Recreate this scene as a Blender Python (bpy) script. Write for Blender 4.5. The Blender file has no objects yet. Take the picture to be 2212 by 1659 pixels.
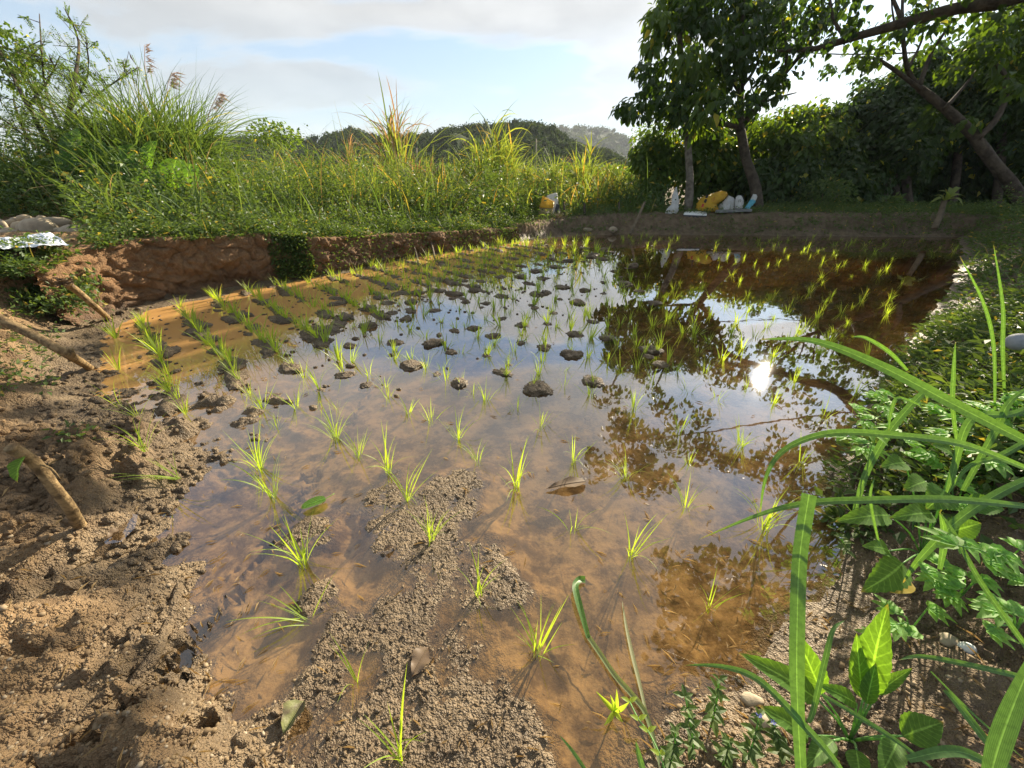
import bpy, bmesh, math, random
import numpy as np
from mathutils import Vector, Matrix, Quaternion

# ------------------------------------------------------------------ camera, sky, sun, exposure
SC = bpy.context.scene
COL = SC.collection
HCAM = 1.25                      # camera height above the paddy water
PITCH = math.radians(28.5)
FPX, CX, CY = 842.0, 1106.0, 829.5   # focal length and centre in the 2212 x 1659 measuring frame
cam_d = bpy.data.cameras.new('camera')
cam = bpy.data.objects.new('camera', cam_d); COL.objects.link(cam)
cam.location = (0, 0, HCAM)
cam.rotation_euler = (math.pi/2 - PITCH, 0, 0)
cam_d.sensor_width = 36.0
cam_d.lens = 36.0 * FPX / 2212.0
cam_d.clip_start = 0.02; cam_d.clip_end = 6000
SC.camera = cam
FW = np.array([0, math.cos(PITCH), -math.sin(PITCH)]); UP = np.array([0, math.sin(PITCH), math.cos(PITCH)]); RT = np.array([1., 0, 0])
CAMP = np.array([0, 0, HCAM])
def ray(px, py):
    return RT*((px-CX)/FPX) + UP*(-(py-CY)/FPX) + FW
def W(px, py, z=0.0):            # measured picture point -> place on the level z
    d = ray(px, py); return CAMP + d*((z-HCAM)/d[2])
def C(px, py, D):                # measured picture point -> place at depth D
    return CAMP + ray(px, py)*D
def mir(px, py, z):              # place at height z seen mirrored in the water
    d = ray(px, py); d = np.array([d[0], d[1], -d[2]]); return np.array([0, 0, -HCAM]) + d*((z+HCAM)/d[2])

sd_ = ray(1645, 815); SUN = np.array([sd_[0], sd_[1], -sd_[2]]); SUN /= np.linalg.norm(SUN)
SUN_EL = math.asin(SUN[2]); SUN_AZ = math.atan2(SUN[0], SUN[1])
sun_d = bpy.data.lights.new('sun', 'SUN'); sun_d.energy = 5.0; sun_d.angle = math.radians(0.6); sun_d.color = (1.0, 0.87, 0.66)
sun = bpy.data.objects.new('sun', sun_d); COL.objects.link(sun)
sun.rotation_euler = Vector(SUN).to_track_quat('Z', 'Y').to_euler(); sun.location = (6, 9, 12)

world = bpy.data.worlds.new('World'); SC.world = world; world.use_nodes = True
def build_world():
    nt = world.node_tree; N = nt.nodes; L = nt.links; N.clear()
    out = N.new('ShaderNodeOutputWorld'); bg = N.new('ShaderNodeBackground'); bg.inputs['Strength'].default_value = 0.057
    sky = N.new('ShaderNodeTexSky'); sky.sky_type = 'NISHITA'; sky.sun_disc = False
    sky.sun_elevation = SUN_EL; sky.sun_rotation = SUN_AZ; sky.altitude = 20; sky.air_density = 1.0; sky.dust_density = 0.35; sky.ozone_density = 1.6
    tc = N.new('ShaderNodeTexCoord')
    def vm(op, a, b=None):
        n = N.new('ShaderNodeVectorMath'); n.operation = op
        for i, s in enumerate((a, b)):
            if s is None: continue
            if isinstance(s, (tuple, list)): n.inputs[i].default_value = s
            else: L.new(s, n.inputs[i])
        return n
    def m(op, a, b=None, c=None, clamp=False):
        n = N.new('ShaderNodeMath'); n.operation = op; n.use_clamp = clamp
        for i, s in enumerate((a, b, c)):
            if s is None: continue
            if isinstance(s, (int, float)): n.inputs[i].default_value = s
            else: L.new(s, n.inputs[i])
        return n.outputs[0]
    nrm = vm('NORMALIZE', tc.outputs['Generated']).outputs[0]
    sep = N.new('ShaderNodeSeparateXYZ'); L.new(nrm, sep.inputs[0])
    h = m('MAXIMUM', sep.outputs[2], 0.0); den = m('ADD', h, 0.22)
    cmb = N.new('ShaderNodeCombineXYZ')
    L.new(m('DIVIDE', sep.outputs[0], den), cmb.inputs[0]); L.new(m('DIVIDE', sep.outputs[1], den), cmb.inputs[1])
    rot = N.new('ShaderNodeMapping'); rot.inputs['Rotation'].default_value = (0, 0, math.radians(32)); rot.inputs['Scale'].default_value = (0.8, 1.5, 1); rot.inputs['Location'].default_value = (3.4, 1.8, 0.6)
    L.new(cmb.outputs[0], rot.inputs[0])
    nz = N.new('ShaderNodeTexNoise'); nz.inputs['Scale'].default_value = 1.15; nz.inputs['Detail'].default_value = 7; nz.inputs['Roughness'].default_value = 0.5; nz.inputs['Distortion'].default_value = 0.35
    L.new(rot.outputs[0], nz.inputs['Vector'])
    nz2 = N.new('ShaderNodeTexNoise'); nz2.inputs['Scale'].default_value = 1.9; nz2.inputs['Detail'].default_value = 5; nz2.inputs['Roughness'].default_value = 0.5
    L.new(cmb.outputs[0], nz2.inputs['Vector'])
    rm = N.new('ShaderNodeMapRange'); rm.interpolation_type = 'SMOOTHSTEP'; rm.inputs['From Min'].default_value = 0.44; rm.inputs['From Max'].default_value = 0.54
    L.new(m('ADD', m('MULTIPLY', nz.outputs['Fac'], 0.82), m('MULTIPLY', nz2.outputs['Fac'], 0.18)), rm.inputs['Value'])
    mask = m('MULTIPLY', rm.outputs[0], m('MULTIPLY_ADD', h, 3.5, 0.10, clamp=True))
    # thin cloud and moist air scatter more light the nearer the sun
    ct = m('MAXIMUM', vm('DOT_PRODUCT', nrm, tuple(SUN)).outputs['Value'], 0.0)
    glow = m('ADD', m('MULTIPLY', m('POWER', ct, 14.0), 3.0), m('MULTIPLY', m('POWER', ct, 3.0), 1.5))
    def tint(c, s):
        n = N.new('ShaderNodeVectorMath'); n.operation = 'SCALE'; n.inputs[0].default_value = c; L.new(s, n.inputs['Scale']); return n.outputs[0]
    def mixc(f, a, b):
        n = N.new('ShaderNodeMix'); n.data_type = 'RGBA'; L.new(f, n.inputs['Factor']); L.new(a, n.inputs['A']); L.new(b, n.inputs['B']); return n.outputs['Result']
    cl = tint((1.0, 0.985, 0.955), m('MULTIPLY', m('ADD', glow, 4.6), m('MULTIPLY_ADD', nz2.outputs['Fac'], 1.1, m('MULTIPLY_ADD', rm.outputs[0], -0.50, 0.86))))
    veil = tint((0.80, 0.95, 1.06), m('ADD', m('MULTIPLY', glow, 0.8), 5.4))
    hor = m('MULTIPLY_ADD', m('POWER', m('SUBTRACT', 1.0, h), 6.0), 0.62, 0.31)
    hz = N.new('ShaderNodeVectorMath'); hz.operation = 'MULTIPLY'; L.new(sky.outputs[0], hz.inputs[0]); hz.inputs[1].default_value = (0.75, 0.9, 1.05)
    c1 = mixc(hor, hz.outputs[0], veil)
    fin = mixc(m('MULTIPLY', mask, 0.85), c1, cl)
    L.new(fin, bg.inputs['Color']); L.new(bg.outputs[0], out.inputs[0])
build_world()
SC.view_settings.view_transform = 'Standard'; SC.view_settings.look = 'None'; SC.view_settings.gamma = 1.0; SC.view_settings.use_curve_mapping = False
SC.view_settings.exposure = 1.5
SC.render.engine = 'CYCLES'
SC.cycles.max_bounces = 8; SC.cycles.transparent_max_bounces = 12; SC.cycles.diffuse_bounces = 3; SC.cycles.glossy_bounces = 3; SC.cycles.transmission_bounces = 4
SC.cycles.sample_clamp_indirect = 6.0; SC.cycles.sample_clamp_direct = 0.0
SC.cycles.use_denoising = True

rng = np.random.default_rng(7)
random.seed(7)

# ------------------------------------------------------------------ numeric helpers
def sstep(a, b, x):
    t = np.clip((x-a)/(b-a), 0, 1); return t*t*(3-2*t)
def _hash(ix, iy, seed):
    h = (ix.astype(np.int64)*374761393 + iy.astype(np.int64)*668265263 + seed*982451653) & 0x7fffffff
    h = ((h ^ (h >> 13))*1274126177) & 0x7fffffff
    return (h ^ (h >> 16)) & 0xffff
def pn(x, y, seed=0):
    x = np.asarray(x, float); y = np.asarray(y, float)
    ix = np.floor(x); iy = np.floor(y); fx = x-ix; fy = y-iy
    u = fx*fx*fx*(fx*(fx*6-15)+10); v = fy*fy*fy*(fy*(fy*6-15)+10)
    def g(dx, dy):
        a = _hash(ix+dx, iy+dy, seed)*(2*np.pi/65536.0)
        return np.cos(a)*(fx-dx) + np.sin(a)*(fy-dy)
    a = g(0, 0); b = g(1, 0); c = g(0, 1); d = g(1, 1)
    return (a+(b-a)*u + (c-a + (a-b-c+d)*u)*v)*1.5
def fbm(x, y, o=4, seed=0, gain=0.5):
    s = 0; am = 1.0; fr = 1.0
    for i in range(o):
        s = s + am*pn(x*fr+17.3*i, y*fr-9.1*i, seed+i); am *= gain; fr *= 2.03
    return s
def norm(v):
    v = np.asarray(v, float); return v/np.maximum(np.linalg.norm(v, axis=-1, keepdims=True), 1e-9)
def rdir(n, up=0.0):
    v = rng.normal(size=(n, 3)); v[:, 2] += up; return norm(v)

# ------------------------------------------------------------------ mesh helpers
def mk_mesh(name, V, F, mat=None, smooth=True):
    V = np.ascontiguousarray(V, np.float32)
    me = bpy.data.meshes.new(name)
    if isinstance(F, np.ndarray): F = [F]
    F = [np.asarray(f, np.int32) for f in F if len(f)]
    nl = sum(f.size for f in F); npo = sum(len(f) for f in F)
    me.vertices.add(len(V)); me.vertices.foreach_set('co', V.ravel())
    me.loops.add(nl); me.polygons.add(npo)
    me.loops.foreach_set('vertex_index', np.concatenate([f.ravel() for f in F]))
    tot = np.concatenate([np.full(len(f), f.shape[1], np.int32) for f in F])
    st = np.concatenate([[0], np.cumsum(tot)[:-1]]).astype(np.int32)
    me.polygons.foreach_set('loop_start', st)
    me.polygons.foreach_set('use_smooth', np.full(npo, bool(smooth)))
    me.update(calc_edges=True); me.validate(clean_customdata=False)
    if mat is not None: me.materials.append(mat)
    return me
def set_attr(me, **kw):
    for k, a in kw.items():
        at = me.attributes.new(k, 'FLOAT', 'POINT'); at.data.foreach_set('value', np.asarray(a, np.float32))
def mk_obj(name, me, parent=None, loc=None, **props):
    o = bpy.data.objects.new(name, me); COL.objects.link(o)
    if parent is not None: o.parent = parent
    if loc is not None: o.location = loc
    for k, v in props.items(): o[k] = v
    return o
def thing(name, label, cat, loc=(0, 0, 0), group=None, me=None):
    o = bpy.data.objects.new(name, me); COL.objects.link(o); o.location = tuple(float(a) for a in loc)
    o['label'] = label; o['category'] = cat
    if group: o['group'] = group
    return o
def part(name, V, F, mat, root, smooth=True, label=None):   # V in world coordinates
    V = np.asarray(V, float) - np.array(root.location)
    o = mk_obj(name, mk_mesh(name, V, F, mat, smooth), root)
    if label: o['label'] = label
    return o
class Acc:                        # collects pieces of ONE mesh
    def __init__(s): s.V = []; s.F = {}; s.n = 0
    def add(s, V, F):
        if isinstance(F, np.ndarray): F = [F]
        for f in F:
            f = np.asarray(f)
            if f.size: s.F.setdefault(f.shape[1], []).append(f + s.n)
        s.V.append(np.asarray(V, float)); s.n += len(V)
    def get(s):
        return np.concatenate(s.V), [np.concatenate(f) for f in s.F.values()]
def tube(pts, rad, seg=8, rough=0.0, caps=True, sub=3):
    P = np.asarray(pts, float); R = np.asarray(rad, float)*np.ones(len(P))
    if sub > 1 and len(P) > 2:      # Catmull-Rom resampling
        n = len(P); Q = []; RR = []
        for i in range(n-1):
            p0, p1, p2, p3 = P[max(i-1, 0)], P[i], P[i+1], P[min(i+2, n-1)]
            for t in np.linspace(0, 1, sub, endpoint=False):
                Q.append(0.5*((2*p1)+(-p0+p2)*t+(2*p0-5*p1+4*p2-p3)*t*t+(-p0+3*p1-3*p2+p3)*t**3)); RR.append(R[i]*(1-t)+R[i+1]*t)
        Q.append(P[-1]); RR.append(R[-1]); P = np.array(Q); R = np.array(RR)
    n = len(P); T = norm(np.gradient(P, axis=0)); a = np.array([0.3, 0.2, 1.0]); V = []
    for i in range(n):
        u = np.cross(T[i], a); 
        if np.linalg.norm(u) < 1e-3: u = np.cross(T[i], [1, 0, 0])
        u = u/np.linalg.norm(u); w = np.cross(T[i], u)
        th = np.linspace(0, 2*np.pi, seg, endpoint=False)
        r = R[i]*(1 + rough*(rng.random(seg)-.5)*2)
        V.append(P[i] + np.outer(np.cos(th)*r, u) + np.outer(np.sin(th)*r, w))
    V = np.concatenate(V); i, j = np.meshgrid(np.arange(n-1), np.arange(seg), indexing='ij'); i = i.ravel(); j = j.ravel(); k = (j+1) % seg
    F = [np.stack([i*seg+j, i*seg+k, (i+1)*seg+k, (i+1)*seg+j], 1)]
    if caps:
        c0, c1 = len(V), len(V)+1; V = np.vstack([V, P[0], P[-1]]); j = np.arange(seg); k = (j+1) % seg
        F.append(np.concatenate([np.stack([np.full(seg, c0), k, j], 1), np.stack([np.full(seg, c1), (n-1)*seg+j, (n-1)*seg+k], 1)]))
    return V, F
def blades(P, az, lean, L, Wd, droop, seg=5, fold=0.0, twist=0.3, power=0.7):
    """many tapered grass blades: base P, heading az, lean from vertical at base, droop added towards the tip"""
    P = np.asarray(P, float); n = len(P); one = np.ones(n)
    az, lean, L, Wd, droop = [np.asarray(a, float)*one for a in (az, lean, L, Wd, droop)]
    t = np.linspace(0, 1, seg+1); hx = np.cos(az); hy = np.sin(az)
    pos = P.copy(); rows = []; tw = rng.normal(0, twist, n)
    prof = np.clip(np.minimum(0.55+1.6*t, 1.0)*(1-np.clip((t-0.35)/0.65, 0, 1)**(1/power)), 0.02, 1)
    for k in range(seg+1):
        ang = lean + droop*t[k]**1.4
        d = np.stack([np.sin(ang)*hx, np.sin(ang)*hy, np.cos(ang)], 1)
        if k: pos = pos + d*(L/seg)[:, None]
        s = np.stack([-hy*np.cos(tw), hx*np.cos(tw), np.sin(tw)], 1)
        w = (Wd*prof[k]*0.5)[:, None]
        if fold:
            nr = np.cross(s, d); rows += [pos - s*w, pos + nr*w*fold, pos + s*w]
        else: rows += [pos - s*w, pos + s*w]
    m = 3 if fold else 2
    V = np.stack(rows, 1).reshape(-1, 3); per = (seg+1)*m
    f = []
    for k in range(seg):
        for q in range(m-1): f.append([k*m+q, k*m+q+1, (k+1)*m+q+1, (k+1)*m+q])
    F = (np.arange(n)*per)[:, None, None] + np.array(f)[None]
    return V, F.reshape(-1, 4)
TEMPL = {
 'dia': (np.array([[0, 0, 0], [.42, -.5, .10], [1, 0, -.05], [.42, .5, .10]], float), np.array([[0, 1, 2], [0, 2, 3]])),
 'hex': (np.array([[0, 0, 0], [.28, -.5, .09], [.68, -.36, .03], [1, 0, -.16], [.68, .36, .03], [.28, .5, .09], [.45, 0, -.02]], float),
         np.array([[0, 1, 6], [1, 2, 6], [2, 3, 6], [3, 4, 6], [4, 5, 6], [5, 0, 6]])),
}
def leaves(P, D, Nn, L, Wd, t='dia'):
    P = np.asarray(P, float); D = norm(D); n = len(P); one = np.ones(n)
    S = np.cross(D, Nn); S = norm(S + 1e-6); Nn = np.cross(S, D)
    L = (np.asarray(L)*one)[:, None, None]; Wd = (np.asarray(Wd)*one)[:, None, None]
    tv, tf = TEMPL[t]
    V = P[:, None] + D[:, None]*tv[None, :, 0:1]*L + S[:, None]*tv[None, :, 1:2]*Wd + Nn[:, None]*tv[None, :, 2:3]*L
    F = (np.arange(n)*len(tv))[:, None, None] + tf[None]
    return V.reshape(-1, 3), F.reshape(-1, 3)
def ico(sub=2):
    bm = bmesh.new(); bmesh.ops.create_icosphere(bm, subdivisions=sub, radius=1.0)
    V = np.array([v.co[:] for v in bm.verts]); F = np.array([[v.index for v in f.verts] for f in bm.faces]); bm.free(); return V, F
ICO = {i: ico(i) for i in (1, 2, 3, 4)}
def n3(V, s, seed=0): # cheap 3-D noise from three 2-D slices
    return (pn(V[:, 0]*s+seed*3.1, V[:, 1]*s+7.7*seed, seed)+pn(V[:, 1]*s+seed, V[:, 2]*s-seed*2.3, seed+5)+pn(V[:, 2]*s+2.2, V[:, 0]*s+seed*1.7, seed+9))/1.7
def rock(seed, sub=3, flat=0.6, rough=0.28):
    V, F = ICO[sub]; V = V.copy()
    r = 1 + rough*n3(V, 0.9, seed) + rough*0.4*n3(V, 2.3, seed+3) + rough*0.15*n3(V, 6, seed+8)
    V = V*r[:, None]*np.array([1, 0.72, flat]); return V, F

# ------------------------------------------------------------------ materials
def new_mat(name):
    m = bpy.data.materials.new(name); m.use_nodes = True; nt = m.node_tree; nt.nodes.clear(); return m, nt.nodes, nt.links
def lk(L, s, i):
    if hasattr(s, 'is_linked') or hasattr(s, 'links'): L.new(s, i)
    else: i.default_value = s
def nmath(N, L, op, a, b=None, c=None, clamp=False):
    n = N.new('ShaderNodeMath'); n.operation = op; n.use_clamp = clamp
    for i, s in enumerate((a, b, c)):
        if s is not None: lk(L, s, n.inputs[i])
    return n.outputs[0]
def nmix(N, L, f, a, b):
    n = N.new('ShaderNodeMix'); n.data_type = 'RGBA'
    for k, s in (('Factor', f), ('A', a), ('B', b)):
        if isinstance(s, tuple) and len(s) == 3: s = (*s, 1)
        lk(L, s, n.inputs[k])
    return n.outputs['Result']
def nnoise(N, L, vec, scale, detail=4, rough=0.55, out='Fac'):
    n = N.new('ShaderNodeTexNoise'); n.inputs['Scale'].default_value = scale; n.inputs['Detail'].default_value = detail; n.inputs['Roughness'].default_value = rough
    if vec is not None: L.new(vec, n.inputs['Vector'])
    return n.outputs[out]
def nramp(N, L, v, a, b, c=0.0, d=1.0):
    n = N.new('ShaderNodeMapRange'); n.interpolation_type = 'SMOOTHSTEP'; L.new(v, n.inputs['Value'])
    for k, s in zip(('From Min', 'From Max', 'To Min', 'To Max'), (a, b, c, d)): n.inputs[k].default_value = s
    return n.outputs[0]
def leaf_mat(name, c1, c2, trans=0.45, tcol=None, rough=0.45, spec=0.4, spots=0.0, yellow=None, yfrac=0.0, mottle=0.0, veins=None):
    m, N, L = new_mat(name); out = N.new('ShaderNodeOutputMaterial')
    geo = N.new('ShaderNodeNewGeometry'); pos = geo.outputs['Position']
    f = nmath(N, L, 'MULTIPLY_ADD', geo.outputs['Random Per Island'], 0.75, nmath(N, L, 'MULTIPLY', nnoise(N, L, pos, 6.0, 3), 0.3), clamp=True)
    col = nmix(N, L, f, c1, c2)
    if yellow:
        wn = N.new('ShaderNodeTexWhiteNoise'); wn.noise_dimensions = '1D'; L.new(geo.outputs['Random Per Island'], wn.inputs['W'])
        col = nmix(N, L, nramp(N, L, wn.outputs['Value'], 1-yfrac-0.005, 1-yfrac+0.005), col, yellow)
    if spots: col = nmix(N, L, nmath(N, L, 'MULTIPLY', nramp(N, L, nnoise(N, L, pos, 60, 3), 0.55, 0.75), spots), col, (0.12, 0.09, 0.03))
    if veins:
        ac = N.new('ShaderNodeAttribute'); ac.attribute_name = 'across'; al = N.new('ShaderNodeAttribute'); al.attribute_name = 'along'
        ab = nmath(N, L, 'ABSOLUTE', ac.outputs['Fac']); rib = nramp(N, L, ab, 0.02, 0.11, 1.0, 0.0)
        if veins == 'parallel': lat = nmath(N, L, 'MULTIPLY_ADD', nmath(N, L, 'SINE', nmath(N, L, 'MULTIPLY', ac.outputs['Fac'], 42.0)), 0.5, 0.5)
        else: lat = nramp(N, L, nmath(N, L, 'SINE', nmath(N, L, 'SUBTRACT', nmath(N, L, 'MULTIPLY', al.outputs['Fac'], 58.0), nmath(N, L, 'MULTIPLY', ab, 11.0))), 0.72, 0.98)
        col = nmix(N, L, nmath(N, L, 'MULTIPLY', lat, 0.30), col, tuple(min(1, 2.0*v+.02) for v in c2))
        col = nmix(N, L, nmath(N, L, 'MULTIPLY', rib, 0.65), col, tuple(min(1, 2.4*v+.04) for v in c2))
        tipf = nmath(N, L, 'MULTIPLY', nramp(N, L, nmath(N, L, 'ADD', al.outputs['Fac'], nmath(N, L, 'MULTIPLY', nnoise(N, L, pos, 25, 3), 0.22)), 1.02, 1.12), 0.8)
        col = nmix(N, L, tipf, col, (0.30, 0.20, 0.08))
    if mottle: col = nmix(N, L, nmath(N, L, 'MULTIPLY', nramp(N, L, nnoise(N, L, pos, 110, 4, .7), 0.4, 0.65), mottle), col, tuple(.45*v for v in c1))
    p = N.new('ShaderNodeBsdfPrincipled'); L.new(col, p.inputs['Base Color']); p.inputs['Roughness'].default_value = rough
    p.inputs['Specular IOR Level'].default_value = spec
    tr = N.new('ShaderNodeBsdfTranslucent')
    mul = N.new('ShaderNodeVectorMath'); mul.operation = 'MULTIPLY'; L.new(col, mul.inputs[0]); mul.inputs[1].default_value = tcol or (2.6, 2.2, 0.7)
    L.new(mul.outputs[0], tr.inputs['Color'])
    mx = N.new('ShaderNodeMixShader'); mx.inputs[0].default_value = trans; L.new(p.outputs[0], mx.inputs[1]); L.new(tr.outputs[0], mx.inputs[2]); L.new(mx.outputs[0], out.inputs[0])
    return m
def plain_mat(name, c1, c2, scale=8.0, rough=0.8, bump=0.3, bscale=40.0, spec=0.3, dist=0.01, trans=0.0):
    m, N, L = new_mat(name); out = N.new('ShaderNodeOutputMaterial'); tc = N.new('ShaderNodeTexCoord'); v = tc.outputs['Object']
    col = nmix(N, L, nramp(N, L, nnoise(N, L, v, scale, 5, 0.6), 0.35, 0.68), c1, c2)
    p = N.new('ShaderNodeBsdfPrincipled'); L.new(col, p.inputs['Base Color']); p.inputs['Roughness'].default_value = rough; p.inputs['Specular IOR Level'].default_value = spec
    b = N.new('ShaderNodeBump'); b.inputs['Strength'].default_value = bump; b.inputs['Distance'].default_value = dist
    L.new(nnoise(N, L, v, bscale, 5, 0.65), b.inputs['Height']); L.new(b.outputs[0], p.inputs['Normal'])
    sh = p.outputs[0]
    if trans:
        tr = N.new('ShaderNodeBsdfTranslucent'); L.new(col, tr.inputs['Color']); mx = N.new('ShaderNodeMixShader'); mx.inputs[0].default_value = trans
        L.new(sh, mx.inputs[1]); L.new(tr.outputs[0], mx.inputs[2]); sh = mx.outputs[0]
    L.new(sh, out.inputs[0]); return m
def gravel_mat(name, cols, rough=0.8):
    m, N, L = new_mat(name); out = N.new('ShaderNodeOutputMaterial'); geo = N.new('ShaderNodeNewGeometry')
    r = N.new('ShaderNodeValToRGB'); L.new(geo.outputs['Random Per Island'], r.inputs[0]); e = r.color_ramp.elements
    while len(e) < len(cols): e.new(0.5)
    for i, c in enumerate(cols): e[i].position = i/(len(cols)-1); e[i].color = (*c, 1)
    col = nmix(N, L, nmath(N, L, 'MULTIPLY', nnoise(N, L, geo.outputs['Position'], 140, 3), 0.6), r.outputs[0], (0.10, 0.065, 0.035))
    p = N.new('ShaderNodeBsdfPrincipled'); L.new(col, p.inputs['Base Color']); p.inputs['Roughness'].default_value = rough; p.inputs['Specular IOR Level'].default_value = 0.3; L.new(p.outputs[0], out.inputs[0]); return m
def mud_mat(name, loc_wet=True, bright=1.0, red=0.0):
    """earth: pale ochre where dry, sunlight painted in higher up, dark and glossy within a few centimetres of the water level"""
    m, N, L = new_mat(name); out = N.new('ShaderNodeOutputMaterial'); geo = N.new('ShaderNodeNewGeometry'); pos = geo.outputs['Position']
    sep = N.new('ShaderNodeSeparateXYZ'); L.new(pos, sep.inputs[0]); z = sep.outputs[2]
    n1 = nnoise(N, L, pos, 1.7, 2, 0.6); n2 = nnoise(N, L, pos, 9, 4, 0.65); n3_ = nnoise(N, L, pos, 55, 3, 0.7); n4 = nnoise(N, L, pos, 190, 1, 0.6)
    dry = nmix(N, L, nramp(N, L, n2, 0.35, 0.68), (0.195*bright, 0.135*bright, 0.075*bright), (0.115*bright, 0.072*bright, 0.038*bright))
    dry = nmix(N, L, nramp(N, L, n1, 0.4, 0.65), dry, (0.27*bright, 0.175*bright, 0.09*bright))
    dry = nmix(N, L, nmath(N, L, 'MULTIPLY', nramp(N, L, n3_, 0.58, 0.75), 0.5), dry, (0.38*bright, 0.27*bright, 0.15*bright))
    dry = nmix(N, L, nmath(N, L, 'MULTIPLY', nramp(N, L, nmath(N, L, 'ADD', z, nmath(N, L, 'MULTIPLY', n2, 0.12)), 0.22, 0.42), 0.7), dry, nmix(N, L, nramp(N, L, n3_, 0.35, 0.65), (0.40*bright, 0.26*bright, 0.125*bright), (0.24*bright, 0.14*bright, 0.065*bright)))  # higher earth paler: drier, and the slope's golden sunlight put into the colour
    dry = nmix(N, L, nramp(N, L, nmath(N, L, 'ADD', sep.outputs[0], nmath(N, L, 'MULTIPLY', n1, 0.6)), 0.7, 1.3), dry, nmix(N, L, nramp(N, L, n2, 0.35, 0.65), (0.20, 0.145, 0.09), (0.12, 0.085, 0.05)))
    wet = nmix(N, L, nramp(N, L, n2, 0.3, 0.7), (0.22, 0.158, 0.092), (0.105, 0.073, 0.042))
    bed = nmix(N, L, nramp(N, L, nmath(N, L, 'MULTIPLY_ADD', n2, 0.75, nmath(N, L, 'MULTIPLY', n3_, 0.25)), 0.40, 0.60), (0.37, 0.245, 0.115), (0.13, 0.086, 0.045))
    zz = nmath(N, L, 'ADD', z, nmath(N, L, 'MULTIPLY', nmath(N, L, 'SUBTRACT', n2, 0.5), 0.06))
    wetf = nramp(N, L, zz, 0.05, 0.19, 1.0, 0.0)
    col = nmix(N, L, wetf, dry, wet)
    col = nmix(N, L, nramp(N, L, z, -0.012, 0.002, 1.0, 0.0), col, bed)
    if red: col = nmix(N, L, red, col, nmix(N, L, nramp(N, L, n2, .35, .65), (0.20, 0.085, 0.035), (0.115, 0.048, 0.022)))
    p = N.new('ShaderNodeBsdfPrincipled'); L.new(col, p.inputs['Base Color'])
    L.new(nmath(N, L, 'MULTIPLY_ADD', wetf, -0.36, nmath(N, L, 'MULTIPLY_ADD', n3_, 0.25, 0.78)), p.inputs['Roughness']); L.new(nramp(N, L, z, -0.008, 0.002, 0.0, 0.38), p.inputs['Specular IOR Level'])
    vo = N.new('ShaderNodeTexVoronoi'); vo.inputs['Scale'].default_value = 75; L.new(pos, vo.inputs['Vector'])
    hgt = nmath(N, L, 'ADD', nmath(N, L, 'MULTIPLY', n3_, 1.0), nmath(N, L, 'ADD', nmath(N, L, 'MULTIPLY', n4, 0.45), nmath(N, L, 'MULTIPLY', vo.outputs['Distance'], -0.35)))
    b = N.new('ShaderNodeBump'); L.new(nramp(N, L, z, -0.02, 0.004, 0.18, 1.0), b.inputs['Strength']); b.inputs['Distance'].default_value = 0.022; L.new(hgt, b.inputs['Height']); L.new(b.outputs[0], p.inputs['Normal'])
    L.new(p.outputs[0], out.inputs[0]); return m
def water_mat():
    m, N, L = new_mat('paddy_water'); out = N.new('ShaderNodeOutputMaterial'); geo = N.new('ShaderNodeNewGeometry'); pos = geo.outputs['Position']
    b = N.new('ShaderNodeBump'); b.inputs['Strength'].default_value = 0.02; b.inputs['Distance'].default_value = 0.02
    L.new(nnoise(N, L, pos, 5.0, 2, 0.5), b.inputs['Height'])
    lw = N.new('ShaderNodeLayerWeight'); lw.inputs['Blend'].default_value = 0.5; L.new(b.outputs[0], lw.inputs['Normal'])
    fr = nmath(N, L, 'MULTIPLY_ADD', nmath(N, L, 'POWER', lw.outputs['Facing'], 1.6), 0.93, 0.052, clamp=True)
    tr = N.new('ShaderNodeBsdfTransparent')        # silt-tinted water: the flatter the ray, the longer its way through it
    L.new(nmix(N, L, nramp(N, L, lw.outputs['Facing'], 0.35, 0.92), (0.97, 0.93, 0.84), (0.42, 0.29, 0.15)), tr.inputs['Color'])
    df = N.new('ShaderNodeBsdfDiffuse'); df.inputs['Color'].default_value = (0.78, 0.43, 0.15, 1)      # suspended silt
    n1 = nnoise(N, L, pos, 0.55, 3, 0.5)
    sep = N.new('ShaderNodeSeparateXYZ'); L.new(pos, sep.inputs[0])
    # freshly stirred, silt-laden water along the cut bank
    a = nmath(N, L, 'MULTIPLY_ADD', sep.outputs[0], -0.905, nmath(N, L, 'MULTIPLY', sep.outputs[1], 0.426))
    silt = nramp(N, L, nmath(N, L, 'ADD', a, nmath(N, L, 'MULTIPLY', n1, 1.2)), 2.6, 4.1, 0.03, 0.80)
    mb = N.new('ShaderNodeMixShader'); L.new(silt, mb.inputs[0]); L.new(tr.outputs[0], mb.inputs[1]); L.new(df.outputs[0], mb.inputs[2])
    gl = N.new('ShaderNodeBsdfGlossy'); gl.inputs['Roughness'].default_value = 0.017; L.new(b.outputs[0], gl.inputs['Normal'])
    mx = N.new('ShaderNodeMixShader'); L.new(nmath(N, L, 'MULTIPLY', fr, nmath(N, L, 'MULTIPLY_ADD', silt, -0.52, 1.0)), mx.inputs[0]); L.new(mb.outputs[0], mx.inputs[1]); L.new(gl.outputs[0], mx.inputs[2]); L.new(mx.outputs[0], out.inputs[0])
    return m
MUD = mud_mat('earth'); WATER = water_mat()
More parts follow.
